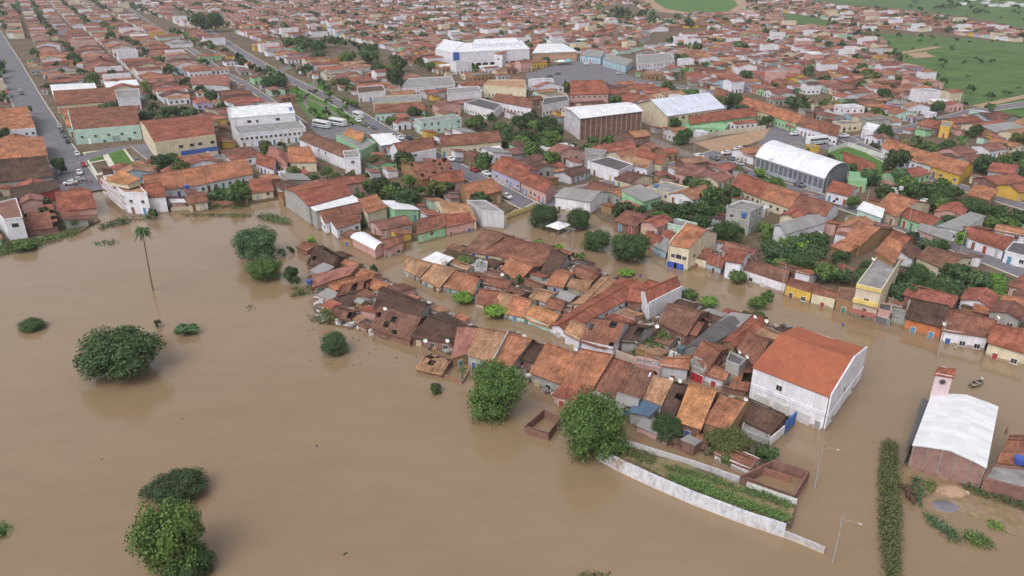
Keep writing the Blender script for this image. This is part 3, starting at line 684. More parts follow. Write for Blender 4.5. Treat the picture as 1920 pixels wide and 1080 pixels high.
Bd('P', [1876, 864, 1940, 870, 1945, 852, 1880, 850], 2.9, 'or', 'bk', style='shed', rise=.5, gz=.1)
Bd('P', [1884, 850, 1950, 856, 1950, 815, 1897, 815], 3.0, 'rb', 'bk', gz=.1)
# --- far side of the flooded street, left to right
Bd('K', [130, 240, 250, 292, 310, 212, 180, 158], 3.0, 'rd', 'cr')
Bd('K', [290, 205, 375, 235, 430, 172, 350, 142], 3.4, 'rd', 'wh')
Bd('K', [370, 272, 540, 312, 790, 170, 620, 115], 6.0, 'or', 'cr', r=.55, floors=2, parapet='3', par=.4, label='two-storey cream house with blue ground-floor doors facing the flooded street',
   op=[(0, .2, 2.6, 'window'), (0, .5, 2.6, 'wide'), (0, .8, 2.6, 'window'), (0, .18, -.9, 'garage', (.05, .10, .42)), (0, .55, -.9, 'garage', (.05, .10, .42)), (1, .2, 2.6, 'window'), (1, .5, 2.6, 'window')])
Bd('K', [225, 292, 330, 340, 350, 250, 300, 222], 3.2, 'gy', 'bl', style='shed', rise=.4)
Bd('K', [540, 388, 700, 432, 755, 332, 605, 305], 3.0, 'rb', 'cr', r=.6, parapet='0', par=.2)
Bd('K', [700, 435, 825, 480, 870, 400, 742, 340], 3.0, 'rd', 'bl')
Bd('K', [870, 412, 1005, 440, 1095, 345, 935, 308], 5.0, 'rd', 'wh', floors=2)
Bd('K', [985, 500, 1410, 640, 1440, 515, 1065, 415], 3.1, 'br', 'wh', r=.6, parapet='0', par=.25, label='long brown-roofed building with a plain white street wall behind the round tree', op=[(0, .3, .3, 'window'), (0, .55, -.9, 'door', (.5, .5, .5))])
Bd('K', [1415, 655, 1640, 722, 1700, 632, 1475, 582], 3.1, 'rb', 'yl', r=.5, parapet='0', par=.3, label='bright yellow house at the water with a red-brown roof')
Bd('K', [1648, 730, 1855, 778, 1880, 700, 1700, 642], 3.1, 'rb', 'cr', r=.5, parapet='0', par=.3)
Bd('L', [115, 560, 245, 600, 262, 490, 140, 480], 2.6, 'br', 'br', style='flat')
Bd('U', [130, 950, 430, 860, 300, 812, 50, 885], 5.0, 'gy', 'wh', r=.4, rise=1.2)
Bd('T', [1610, 765, 1790, 790, 1885, 742, 1725, 712], 7.0, 'gy', 'gy', style='flat', floors=2)
tb_, tbP, tbo = Bd('L', [268, 452, 452, 495, 600, 262, 425, 240], 7.3, 'gy', 'cr', style='flat', floors=3, label='three-storey yellow and cream block with a grey roof terrace by the water', name='apartment_block', cat='apartment block', cols={0: (.62, .55, .46)})
for zz in (6.6, 3.6, 1.2):
    a, b_ = Vector(tbP[0]), Vector(tbP[1]); d = (b_ - a).normalized(); n = Vector((d.y, -d.x)); q = MB()
    M = Matrix.Translation((a.x, a.y, zz)) @ Matrix.Rotation(atan2(d.y, d.x), 4, 'Z'); L_ = dist(tbP[0], tbP[1])
    q.box(-.1, -.9 if zz < 6 else -.25, 0, L_ + .1, -.02, .7, (.72, .55, .20) if zz > 2 else (.42, .16, .14), 0, M); q.obj('balcony_band', [m_wall], tb_, tbo)
Bd('L', [412, 205, 545, 280, 610, 160, 500, 115], 8.6, 'or', 'br', z0=6.9, style='shed', rise=.7, op=None, base=1, label='orange tiled canopy over the back of the three-storey terrace block', cat='canopy', name='roof_canopy')
Bd('L', [172, 122, 290, 158, 540, 38, 405, 12], 3.5, 'or', 'br', r=.5)
Bd('L', [82, 158, 200, 205, 278, 162, 172, 112], 3.0, 'or', 'br', style='hip')
Bd('L', [500, 102, 620, 150, 695, 102, 580, 52], 3.5, 'rd', 'br')
Bd('L', [720, 242, 940, 330, 1135, 252, 860, 178], 3.1, 'br', 'cr', r=.5)
Bd('L', [1110, 102, 1370, 188, 1475, 102, 1055, 18], 3.2, 'rd', 'wh', r=.5)
Bd('L', [1380, 205, 1560, 252, 1580, 145, 1440, 135], 3.4, 'dg', 'wh', style='flat', floors=1)
Bd('L', [640, 695, 912, 768, 940, 632, 692, 592], 3.0, 'db', 'or', r=.7)
Bd('L', [530, 680, 640, 712, 650, 660, 545, 632], 2.0, 'gy', 'gy', style='flat', op=None)
Bd('L', [430, 640, 520, 665, 530, 605, 440, 590], 3.0, 'dg', 'pk', style='flat', op=[(0, .5, -.9, 'garage', (.15, .14, .15))])
Bd('L', [915, 782, 1248, 842, 1300, 722, 985, 652], 3.1, 'rb', 'wh', r=.6, cols={})
Bd('L', [1258, 882, 1545, 962, 1570, 800, 1305, 758], 3.1, 'rd', 'cr', r=.6)
Bd('L', [1352, 590, 1545, 635, 1560, 545, 1372, 532], 3.5, 'or', 'lv')
Bd('L', [1150, 640, 1250, 665, 1265, 600, 1165, 585], 2.6, 'or', 'bk')
FLD[0] = 0
# --- left edge and the flooded corner
Bd('P', [190, 359, 230, 357.5, 262, 330, 222, 322], 7.0, 'bo', 'wh', style='shedf', rise=.5, op=None, base=1, label='x', name='house') if False else None
cb_, cbP, cbo = Bd('P', [231, 358, 275, 360, 236, 322, 193, 328], 7.2, 'tn', 'wh', style='flat', floors=3, label='three-storey white corner block with banded balconies standing in the flood', name='apartment_block', cat='apartment block', gap=.6)
for zz in (1.6, 3.6, 5.6):
    lb = MB()
    a, b_ = cbP[3], cbP[0]; d = Vector((b_[0] - a[0], b_[1] - a[1])).normalized(); n = Vector((d.y, -d.x))
    M = Matrix.Translation((a[0], a[1], zz)) @ Matrix.Rotation(atan2(d.y, d.x), 4, 'Z'); lb.box(0, -1.0, 0, dist(a, b_), 0, .12, (.7, .68, .7), 0, M); lb.box(0, -1.0, .12, dist(a, b_), -.88, .85, (.70, .60, .58), 0, M); lb.obj('balcony', [m_wall], cb_, cbo)
Bd('P', [199, 337, 240, 345, 262, 338, 226, 321], 8.6, 'bo', 'cr', z0=7.1, style='shed', rise=.5, op=None, base=1, label='small orange tiled roof shelter on top of the white corner block', cat='roof shelter', name='roof_shelter')
Bd('P', [275, 369, 310, 367, 298, 344, 262, 347], 5.2, 'rd', 'wh', r=.5, op=None)
Bd('M', [835, 900, 1160, 850, 1115, 780, 800, 830], 3.6, 'or', 'wh', r=.6)
Bd('M', [1150, 848, 1420, 795, 1360, 728, 1110, 775], 3.6, 'or', 'wh', r=.55)
Bd('M', [1060, 965, 1165, 950, 1140, 900, 1050, 915], 3.0, 'rb', 'cr')
Bd('M', [1415, 905, 1535, 890, 1520, 845, 1410, 860], 2.8, 'rd', 'cr', style='shed')
sc_, scP, sco = Bd('P', [290, 267, 403, 252, 392, 214, 262, 226], 8.2, 'rd', 'cr', r=.6, rise=1.6, parapet='0', par=.2, floors=2, label='two-storey cream building with a blue band along its ground floor', name='school', cat='building',
   op=[(0, .40, 5.0, 'wide'), (0, .58, 5.0, 'wide'), (0, .72, 5.0, 'wide'), (0, .93, 5.0, 'wide'), (0, .12, .4, 'door'), (0, .82, .4, 'door')])
bb = MB(); a, b_ = scP[0], scP[1]; d = Vector((b_[0] - a[0], b_[1] - a[1])); L_ = d.length; d /= L_; M = Matrix.Translation((a[0], a[1], 0)) @ Matrix.Rotation(atan2(d.y, d.x), 4, 'Z')
bb.box(L_ * .38, -.47, 2.3, L_ * .99, -.41, 3.9, (.06, .13, .42), 0, M); bb.box(L_ * .02, -.47, 2.0, L_ * .16, -.41, 3.4, (.08, .20, .50), 0, M); bb.obj('blue_band', [m_wood], sc_, sco)
Bd('P', [138, 244, 262, 234, 258, 207, 130, 214], 6.2, 'rb', 'mt', r=.6, parapet='03', par=.25, label='long mint-green building facing the little formal garden', op=[(0, .1, 2.8, 'window'), (0, .3, 2.8, 'window'), (0, .5, 2.8, 'window'), (0, .7, 2.8, 'window'), (0, .9, 2.8, 'window'), (0, .2, .35, 'door'), (0, .6, .35, 'garage', (.3, .4, .4))])
Bd('P', [431, 222, 553, 212, 545, 193, 430, 202], 9.0, 'wh', 'wh', style='flat', floors=1, label='tall white upper block behind the long arcaded white facade', op=[(0, .28, 6.5, 'wide'), (0, .72, 6.5, 'wide'), (0, .4, 6.5, 'window')], name='office_block', cat='building')
Bd('P', [448, 252, 573, 240, 560, 224, 436, 236], 5.8, 'gy', 'wh', style='flat', floors=2, label='long white two-storey facade with close-set windows', name='office_block', cat='building',
   op=[(0, (i + .5) / 14, 3.4, 'window') for i in range(14)] + [(0, (i + .5) / 9, .35, 'door', DOORC[i % 8]) for i in range(9)])
Bd('P', [561, 260, 645, 294, 676, 282, 588, 250], 5.0, 'br', 'wh', r=.5, axis='x', op=[(0, .2, 3, 'window'), (0, .45, 3, 'window'), (0, .6, 3, 'window')], label='long brown-roofed shed behind a white side wall')
Bd('S', [665, 385, 780, 380, 765, 322, 655, 335], 6.5, 'gy', 'wh', style='flat', floors=2)
Bd('S', [75, 375, 230, 440, 250, 355, 105, 292], 4.0, 'pk', 'pk', style='hip')
Bd('S', [255, 415, 450, 412, 370, 312, 245, 322], 4.0, 'or', 'cr')
Bd('S', [0, 420, 130, 470, 160, 400, 40, 350], 3.6, 'rd', 'wh')
wr, wP, wo = Bd('S', [395, 738, 708, 652, 590, 542, 210, 612], 6.2, 'rd', 'gy', r=.5, rise=1.4, op=None, label='large red-roofed warehouse with grey plastered walls above the flooded lane', name='warehouse', cat='warehouse')
Bd('S', [450, 785, 778, 712, 706, 655, 398, 738], 5.6, 'wh', 'gy', style='shedf', rise=.2, op=None, label='warehouse wing under a white metal strip roof', name='warehouse', cat='warehouse')
Bd('S', [520, 860, 790, 795, 770, 722, 455, 792], 4.0, 'rb', 'wh', r=.6)
Bd('S', [605, 905, 780, 855, 760, 798, 535, 845], 3.6, 'rb', 'wh', axis='x')
Bd('S', [838, 795, 978, 752, 900, 682, 772, 722], 5.0, 'or', 'cr', style='shed', rise=1.0)
Bd('A', [980, 285, 1080, 242, 900, 132, 725, 152], 2.8, 'wh', 'pk', style='arch', rise=1.2, axis='y', op=None, label='house with a curved white sheet roof beside the flooded crossing')
Bd('A', [1090, 262, 1285, 195, 1300, 120, 1010, 165], 3.0, 'rb', 'pk', r=.5)
Bd('A', [600, 120, 820, 170, 1040, 125, 790, 65], 2.8, 'br', 'br')
Bd('S', [1210, 945, 1420, 892, 1400, 805, 1240, 830], 3.2, 'rb', 'gn', r=.5, cols={0: 'gn'})
Bd('S', [1425, 890, 1630, 850, 1560, 795, 1405, 805], 3.2, 'rd', 'pk', r=.5)
Bd('S', [1420, 795, 1650, 845, 1560, 735, 1335, 702], 3.4, 'tn', 'cr', r=.5)
Bd('S', [1690, 780, 1860, 795, 1720, 705, 1580, 705], 5.0, 'gy', 'lg', style='flat', op=None)
Bd('S', [1590, 690, 1845, 622, 1700, 545, 1525, 590], 4.4, 'or', 'br', r=.5)
Bd('S', [1235, 545, 1480, 485, 1390, 400, 1085, 425], 3.6, 'rb', 'br', style='ruin', op=None)
Bd('S', [1340, 590, 1560, 545, 1540, 472, 1300, 522], 3.6, 'rd', 'pk')
Bd('S', [1085, 362, 1345, 312, 1290, 252, 1005, 300], 5.0, 'rb', 'wh', r=.6, op=[(0, .4, 3.5, 'window')], parapet='0', par=.2)
Bd('S', [1240, 120, 1542, 90, 1500, 60, 1190, 92], 5.6, 'gy', 'mt', style='flat', floors=2)
Bd('S', [600, 215, 790, 330, 900, 270, 720, 190], 3.6, 'gn' if False else 'gy', 'gn', style='flat', op=None)
Bd('S', [660, 210, 790, 260, 830, 200, 720, 175], 4.2, 'bo', 'gn')
Bd('S', [940, 290, 1090, 270, 1000, 205, 860, 215], 3.8, 'wh', 'gy', style='shed', rise=.4)
Bd('N', [560, 640, 900, 612, 860, 562, 570, 592], 4.5, 'rb', 'cr')
Bd('N', [845, 762, 1005, 832, 1110, 780, 955, 702], 4.2, 'rd', 'lv', r=.5)
Bd('N', [1010, 838, 1150, 902, 1205, 855, 1095, 792], 4.2, 'rd', 'pk', r=.5)
Bd('N', [1205, 922, 1400, 952, 1500, 900, 1315, 880], 4.2, 'gy', 'wh', r=.5)
Bd('N', [1385, 728, 1560, 782, 1640, 745, 1505, 702], 4.6, 'dg', 'wh', style='flat')
Bd('N', [1370, 690, 1478, 690, 1492, 665, 1372, 655], 6.0, 'gy', 'gy', style='flat')
Bd('N', [1650, 702, 1800, 742, 1845, 702, 1700, 665], 4.6, 'rd', 'cr')
Bd('N', [1565, 722, 1720, 765, 1765, 730, 1650, 695], 4.2, 'tn', 'wh')
Bd('N', [735, 102, 905, 125, 955, 105, 800, 82], 9.0, 'rd', 'wh', floors=2, r=.5, rise=1.2, label='white two-storey bank with grey window bands beside the paved square', name='bank', cat='building',
   op=[(0, .3, 5.5, 'wide'), (0, .42, 5.5, 'wide'), (0, .7, .4, 'garage', (.3, .35, .4)), (0, .88, 5.0, 'wide'), (0, .2, .4, 'garage', (.25, .28, .3)), (1, .3, 5, 'wide')], cols={})
wb, wbP, wbo = Bd('P', [850, 99, 993, 92, 978, 76, 868, 81], 10.5, 'wh', 'wh', style='flat', op=None, label='huge white commercial building with a tall blue panel, largest white block in town', name='supermarket', cat='building')
Bd('P', [816, 92, 849, 99, 870, 80, 832, 74], 9.0, 'wh', 'wh', style='flat', op=None, label='lower white wing on the left of the huge white store', name='supermarket_wing', cat='building')
bb = MB(); a, b_ = wbP[0], wbP[1]; d = Vector((b_[0] - a[0], b_[1] - a[1])); L_ = d.length; d /= L_; M = Matrix.Translation((a[0], a[1], 0)) @ Matrix.Rotation(atan2(d.y, d.x), 4, 'Z')
Bd('P', [885, 84, 975, 80, 966, 71, 890, 74], 12.5, 'wh', 'wh', style='flat', op=None, label='rear upper block of the huge white store', name='supermarket_wing', cat='building')
bb.box(L_ * .0, -.5, .5, L_ * .07, 0, 10.8, (.06, .12, .42), 0, M); bb.obj('blue_panel', [m_wood], wb, wbo)
for k in range(10): bb = MB(); bb.box(L_ * (.02 + .09 * k), -.08, .6, L_ * (.08 + .09 * k), .01, 3.4, (.25, .27, .3), 0, M); bb.obj('shop_window', [m_glass], wb, wbo)
Bd('N', [1075, 118, 1325, 108, 1240, 62, 1110, 68], 7.0, 'wh', 'cr', style='hip', rise=1.5, floors=2, cols={0: (.60, .36, .24)})
Bd('N', [1345, 130, 1460, 142, 1480, 108, 1385, 100], 5.0, 'gy', 'bl', style='shed', rise=.5)
Bd('N', [1470, 150, 1600, 190, 1640, 160, 1500, 125], 5.0, 'gy', 'bl', style='shed', rise=.5)
Bd('N', [1670, 182, 1875, 160, 1850, 118, 1660, 132], 6.5, 'gy', 'wh', style='flat', floors=2)
bh, bhP, bho = Bd('N', [1345, 483, 1690, 442, 1600, 395, 1256, 425], 9.3, 'wh', 'bk', r=.5, rise=1.0, over=.7, op=None, cols={3: (.70, .70, .74), 1: (.3, .15, .11)}, label='tall brick hall with concrete pillars and a white roof behind the dark trees', name='brick_hall', cat='hall', wallmat=m_brick)
A0, B0 = bhP[0], bhP[1]; dn = Vector((B0[1] - A0[1], A0[0] - B0[0])).normalized() * .08
for k in range(13):
    s = k / 12; x, y = A0[0] + (B0[0] - A0[0]) * s + dn.x, A0[1] + (B0[1] - A0[1]) * s + dn.y; pb = MB(); pb.bar((x, y, -.2), (x, y, 9), .45, .3, (.40, .33, .29)); pb.obj('pillar', [m_wall], bh, bho)
Bd('V', [1165, 866, 1590, 806, 1345, 722, 925, 776], 7.4, (.66, .70, .82), 'cr', r=.5, rise=5.0, over=.6, rmat=m_sheet, op=[(0, (i + .5) / 9, 4.8, 'wide') for i in range(9)], label='big gabled white hall with a pale bluish roof left of the green school', name='sports_hall', cat='hall', wallmat=m_wall) if False else None
def fresh(label, name, cat, c, L, h, rcol, wc, **k):
    P = [G(px, py, h) for px, py in cv(c, L)]
    RC['_x'] = rcol; RW['_x'] = 'pale'
    return building(P, h, '_x', wc, label=label, name=name, cat=cat, **k)
fresh('big gabled white hall with a pale bluish roof left of the green school', 'sports_hall', 'hall', 'V', [1165, 866, 1590, 806, 1345, 722, 925, 776], 7.4, (.64, .68, .80), 'cr', r=.5, rise=4.2, over=.6, rmat=m_sheet, op=[(0, (i + .5) / 9, 5.0, 'wide') for i in range(9)])
Bd('V', [1335, 930, 1835, 865, 1795, 822, 1310, 880], 3.8, 'rd', 'gb', r=.55, label='bright green school with a long red roof behind a cream wall', name='school', cat='school')
Bd('V', [1265, 955, 1600, 965, 1620, 930, 1290, 915], 3.0, 'gn', 'gb', style='flat')
gy_, gP, go = fresh('sports gym under a white arched roof beside the open yard', 'gymnasium', 'gymnasium', 'O', [418, 460, 798, 582, 930, 535, 550, 405], 5.2, (.78, .79, .86), 'gy', style='arch', rise=3.6, rmat=m_sheet, over=.5, cols={0: (.16, .17, .20), 1: (.18, .19, .22), 3: (.2, .2, .22), 2: (.2, .2, .22)}, op=None)
A0, B0 = gP[0], gP[1]
for k in range(15):
    s = k / 14; x, y = A0[0] + (B0[0] - A0[0]) * s, A0[1] + (B0[1] - A0[1]) * s; dn = Vector((B0[1] - A0[1], A0[0] - B0[0])).normalized() * .1
    pb = MB(); pb.bar((x + dn.x, y + dn.y, 0), (x + dn.x, y + dn.y, 5.0), .35, .3, (.42, .45, .52)); pb.obj('pillar', [m_wall], gy_, go)
for zz in (1.0, 4.7): pb = MB(); pb.bar((A0[0] + dn.x, A0[1] + dn.y, zz), (B0[0] + dn.x, B0[1] + dn.y, zz), .2, .45 if zz > 2 else 1.3, (.40, .43, .50)); pb.obj('lintel' if zz > 2 else 'plinth', [m_wall], gy_, go)
Bd('O', [905, 495, 1080, 572, 1060, 500, 890, 442], 3.6, 'rd', 'gb', r=.5)
Bd('O', [930, 595, 1035, 610, 1030, 560, 940, 545], 3.6, 'gn', 'gb', style='flat')
Bd('O', [812, 650, 940, 682, 985, 635, 880, 600], 3.8, 'rd', 'wh')
Bd('O', [280, 622, 440, 690, 530, 622, 350, 562], 3.6, 'rd', 'cr')
Bd('O', [443, 692, 600, 745, 700, 675, 535, 622], 3.6, 'or', 'cr')
Bd('O', [605, 747, 800, 792, 880, 735, 695, 675], 3.6, 'rb', 'wh')
Bd('O', [985, 755, 1118, 802, 1130, 762, 1020, 722], 4.0, 'wh', 'mt', style='shed', rise=.4)
Bd('O', [1090, 742, 1200, 795, 1395, 722, 1230, 682], 3.6, 'or', 'cr')
Bd('O', [1235, 792, 1400, 852, 1470, 812, 1290, 752], 3.6, 'rd', 'gn')
Bd('O', [1325, 872, 1500, 932, 1520, 895, 1340, 842], 3.8, 'gy', 'pk', style='shed', rise=.3)
Bd('O', [1440, 852, 1560, 875, 1700, 802, 1620, 780], 3.8, 'gy', 'wh', style='shed', rise=.4)
Bd('O', [1122, 402, 1260, 462, 1330, 422, 1172, 372], 4.0, 'or', 'wh')
Bd('O', [1263, 464, 1400, 512, 1480, 472, 1333, 424], 4.0, 'or', 'wh')
Bd('O', [1403, 514, 1560, 562, 1640, 505, 1485, 472], 4.0, 'or', 'yl')
Bd('O', [1605, 672, 1720, 702, 1770, 645, 1650, 615], 3.8, 'or', 'br', style='hip')
Bd('O', [172, 122, 330, 172, 355, 135, 202, 88], 4.4, 'rb', 'wh')
Bd('O', [333, 175, 500, 226, 540, 190, 362, 138], 4.4, 'or', 'cr')
Bd('O', [503, 232, 640, 275, 700, 242, 542, 194], 4.4, 'or', 'gn')
Bd('O', [643, 282, 870, 345, 885, 300, 704, 245], 4.4, 'rb', 'wh')
Bd('O', [1010, 305, 1075, 320, 1110, 285, 1040, 270], 4.0, 'wh', 'wh', style='flat')
Bd('O', [1450, 290, 1505, 296, 1520, 268, 1462, 260], 5.0, 'gy', 'yl', style='flat')
Bd('M', [70, 940, 335, 880, 310, 840, 60, 885], 3.6, 'db', 'wh', style='shed', rise=.5, label='low white building with a red painted band beside the flooded corner', cols={0: (.55, .10, .10)})
Bd('P', [8, 412, 42, 408, 30, 372, -20, 384], 6.2, 'br', 'wh', style='flat', label='narrow white tower house at the left edge of the flood', op=[(0, .5, 3.8, 'wide')])
Bd('P', [110, 395, 180, 388, 165, 362, 110, 366], 2.6, 'rd', 'pk', r=.6)
Bd('P', [45, 432, 108, 424, 100, 396, 48, 400], 2.2, 'rb', 'bk', style='ruin', op=None)
Bd('P', [-60, 252, 66, 240, 50, 205, -60, 212], 3.8, 'or', 'wh', r=.6, parapet='0', par=.4)
Bd('P', [-40, 345, 98, 330, 84, 300, -30, 306], 3.6, 'db', 'gy', r=.5)
Bd('P', [-30, 300, 88, 290, 78, 262, -20, 268], 3.8, 'or', 'cr', r=.5)
Bd('M', [300, 352, 545, 330, 530, 290, 285, 300], 4.5, 'wh', 'wh', style='shed', rise=.3)
Bd('M', [320, 410, 650, 385, 640, 335, 310, 352], 4.5, 'rb', 'cr')
Bd('M', [660, 378, 785, 368, 780, 318, 655, 330], 6.0, 'gy', 'wh', style='flat')
Bd('M', [380, 535, 780, 490, 740, 440, 360, 465], 4.5, 'or', 'mt') 
Bd('M', [1080, 300, 1290, 310, 1285, 245, 1075, 255], 4.5, 'pk', 'lg', style='arch', axis='y', rise=1.0)
Bd('N', [340, 330 - 10, 640, 300, 620, 250, 380, 262], 4.6, 'gy', 'wh', style='flat')
Bd('N', [95, 345, 250, 330, 230, 300, 90, 310], 5.0, 'db', 'wh', style='flat')
Bd('N', [180, 402, 450, 385, 440, 350, 180, 365], 5.0, 'gy', 'cr', style='flat')
Bd('N', [190, 455, 470, 440, 450, 405, 200, 420], 4.2, 'rb', 'mt')
Bd('N', [595, 352, 790, 335, 770, 305, 600, 318], 6.0, 'gy', 'wh', style='flat')
Bd('N', [690, 400, 860, 445, 900, 405, 780, 375], 5.0, 'dg', 'wh', style='flat')
Bd('N', [850, 385, 1070, 425, 1075, 385, 900, 360], 5.0, 'rb', 'wh')
Bd('N', [800, 300, 1040, 318, 1030, 270, 830, 270], 6.5, 'tn', 'cr', style='flat')
Bd('N', [1130, 415, 1280, 385, 1270, 358, 1140, 372], 5.5, 'dg', 'wh', style='flat')
Bd('N', [1290, 350, 1500, 345, 1440, 290, 1290, 295], 6.5, 'rd', 'pk', r=.5, floors=2)
print('heroes', len(HOUSES))

# ------------------------------------------------------------------ the air
hz = bpy.data.materials.new('humid_air'); hz.use_nodes = True; t = hz.node_tree; t.nodes.remove(t.nodes['Principled BSDF'])
pv = t.nodes.new('ShaderNodeVolumePrincipled'); pv.inputs['Color'].default_value = (.86, .90, .97, 1); pv.inputs['Density'].default_value = .00013
t.links.new(pv.outputs[0], t.nodes['Material Output'].inputs['Volume'])
hb = MB(); hb.box(-9500, -3000, -3.0, 9500, 12500, 78.0)
ho_ = hb.obj('haze', [hz]); ho_['kind'] = 'stuff'; ho_['label'] = 'thin pale haze that fades the far houses'

# ------------------------------------------------------------------ vegetation
def leafmesh(nm, seed, nface, size, lobes=14, spread=1.0, flat=1.0, core=True):
    R = np.random.RandomState(seed); mb = MB()
    L = []
    for i in range(lobes):
        th = i * 2.399 + R.rand() * .6; rr = sqrt((i + .5) / lobes) * .68 * spread; zz = (1 - rr * rr) * .38 - .10 + R.uniform(-.15, .18)
        if i % 3 == 2: zz -= .42
        L.append((rr * cos(th) + R.uniform(-.1, .1), rr * sin(th) + R.uniform(-.1, .1), zz * flat, R.uniform(.22, .42)))
    if core:
        for x, y, z, r in L:
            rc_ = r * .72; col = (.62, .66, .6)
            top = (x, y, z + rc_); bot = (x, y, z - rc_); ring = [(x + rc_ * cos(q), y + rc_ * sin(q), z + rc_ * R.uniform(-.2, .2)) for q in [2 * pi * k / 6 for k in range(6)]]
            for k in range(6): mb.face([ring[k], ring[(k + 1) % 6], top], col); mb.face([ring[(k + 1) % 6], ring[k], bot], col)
    for i in range(nface):
        x, y, z, r = L[R.randint(len(L))]
        d = R.normal(size=3); d[2] += .35; d /= np.linalg.norm(d)
        p = np.array((x, y, z)) + d * r * R.uniform(.72, 1.16)
        n = d + R.normal(size=3) * .55; n /= np.linalg.norm(n)
        a = np.cross(n, R.normal(size=3)); a /= np.linalg.norm(a); b_ = np.cross(n, a); s = size * R.uniform(.6, 1.5); s2 = s * R.uniform(.5, .9)
        k = R.uniform(.68, 1.30); col = (k * R.uniform(.88, 1.18), k, k * R.uniform(.75, 1.1))
        q = [p + a * s, p + b_ * s2, p - a * s * .9, p - b_ * s2]
        mb.face([tuple(v) for v in q], col)
    return mb.mesh(nm, [m_leaf])
CROWN = {'fine': [leafmesh('crown', 10 + i, 13000, .030, 30) for i in range(3)], 'mid': [leafmesh('crown', 20 + i, 1300, .10, 13) for i in range(4)],
         'small': [leafmesh('crown', 30 + i, 240, .20, 7) for i in range(4)], 'tiny': [leafmesh('crown', 40 + i, 46, .36, 4) for i in range(4)],
         'clip': [leafmesh('crown', 50 + i, 1500, .085, 26, .9, .55) for i in range(2)], 'wisp': [leafmesh('crown', 60 + i, 900, .055, 9, 1.15, 1.0, False) for i in range(3)]}
def trunkmesh(seed, limbs):
    R = random.Random(seed); mb = MB()
    mb.tube([(0, 0, 0), (.02, .01, .45), (-.02, .03, 1.0)], [.085, .06, .045], 6)
    for i in range(limbs):
        a = i * 2.2 + R.random(); mb.tube([(-.01, .02, .6 + .1 * (i % 3)), (.28 * cos(a), .28 * sin(a), 1.05), (.62 * cos(a), .62 * sin(a), 1.35 + R.uniform(-.1, .1))], [.04, .028, .012], 5)
    return mb.mesh('trunk', [m_bark])
TRUNK = [trunkmesh(1, 5), trunkmesh(2, 6), trunkmesh(5, 4)]
GREEN = {'dk': (.050, .092, .040), 'md': (.078, .142, .048), 'lt': (.112, .188, .064), 'bl': (.062, .118, .064), 'br': (.12, .235, .052), 'ol': (.095, .122, .050), 'dd': (.044, .074, .036)}
GREEN = {k: (v[0] * 1.16, v[1] * 1.12, v[2] * .92) for k, v in GREEN.items()}
GWORD = {'dk': 'dark green', 'md': 'green', 'lt': 'light green', 'bl': 'bluish green', 'br': 'bright green', 'ol': 'olive green', 'dd': 'very dark green'}
TREES = []
def tree(px, py, wpx, hpx, g='md', kind=None, label=None, shape=None, zg=None, trunk=True, name='tree'):
    zg = zg if zg is not None else (0 if py > 400 else ZL)
    z = zg + 3
    for _ in range(4):
        x, y = G(px, py, z); d = PX(x, y, z)[2]; sc = F / d; R_ = wpx / 2 / sc; ph = atan2(CAMH - z, y)
        ve = hpx / 2 / sc; q = max(0, ve * ve - (R_ * sin(ph)) ** 2); Hv = min(max(sqrt(q) / cos(ph), .38 * R_), 1.25 * R_); tr = 0 if not trunk else (.25 * R_ + .35 if py < 400 else .04 * R_)
        z = zg + Hv * .80 + tr
    add_tree(x, y, z, R_, Hv, zg, wpx, g, kind, label, shape, name)
def add_tree(x, y, z, R_, Hv, zg, wpx, g, kind=None, label=None, shape=None, name='tree'):
    TREES.append(dict(x=x, y=y, z=z, R=R_, H=Hv, zg=zg, w=wpx, g=g, kind=kind, label=label, shape=shape, name=name))
T = tree
# standing in the lake
T(218, 667, 162, 112, 'dk', shape='broad domed', label='big dark dome-shaped tree standing alone in the brown lake')
T(330, 912, 118, 60, 'dd', shape='spreading', label='dark spreading treetop poking up just behind the tall feathery tree')
T(320, 1008, 140, 150, 'lt', kind='fine', shape='tall feathery', label='tall light green feathery tree at the bottom edge of the lake')
T(350, 1058, 100, 80, 'dk', shape='dark lower', label='dark shrubby tree in front of the feathery tree at the bottom edge')
T(275, 922, 34, 34, 'md', kind='wisp', shape='wispy')
T(480, 458, 84, 62, 'bl', shape='rounded', label='rounded bluish green tree in the flood, the larger of the touching pair')
T(494, 506, 66, 46, 'md', shape='low round', label='lower round green tree touching the bluish tree in the flood')
T(548, 517, 32, 34, 'dk', shape='small upright')
T(627, 645, 58, 46, 'bl', kind='fine', shape='lone round', label='round bush standing alone in water beside the ruined roofs')
T(60, 609, 52, 26, 'dk', shape='low oval', trunk=False); T(350, 617, 48, 27, 'bl', shape='low oval', trunk=False)
T(817, 729, 25, 20, 'dd', shape='small half-drowned', trunk=False)
T(931, 735, 112, 108, 'md', kind='fine', shape='large leafy', label='large leafy green tree between the lakeside houses and the lake')
T(1112, 803, 132, 128, 'md', kind='fine', shape='largest bushy', label='largest bushy green tree beside the head of the garden wall')
T(1248, 805, 68, 56, 'dk'); T(1364, 830, 88, 66, 'ol'); T(1436, 850, 42, 36, 'dk'); T(1362, 862, 30, 26, 'md')
T(583, 452, 20, 30, 'br', kind='mid'); T(528, 474, 18, 16, 'dk', kind='wisp'); T(545, 468, 14, 22, 'dk', kind='wisp'); T(293, 608, 18, 16, 'dk', kind='wisp', trunk=False)
T(610, 590, 34, 42, 'ol', kind='wisp'); T(560, 548, 30, 16, 'ol', kind='wisp', trunk=False); T(700, 505, 17, 19, 'dk')
T(285, 403, 22, 22, 'dk')
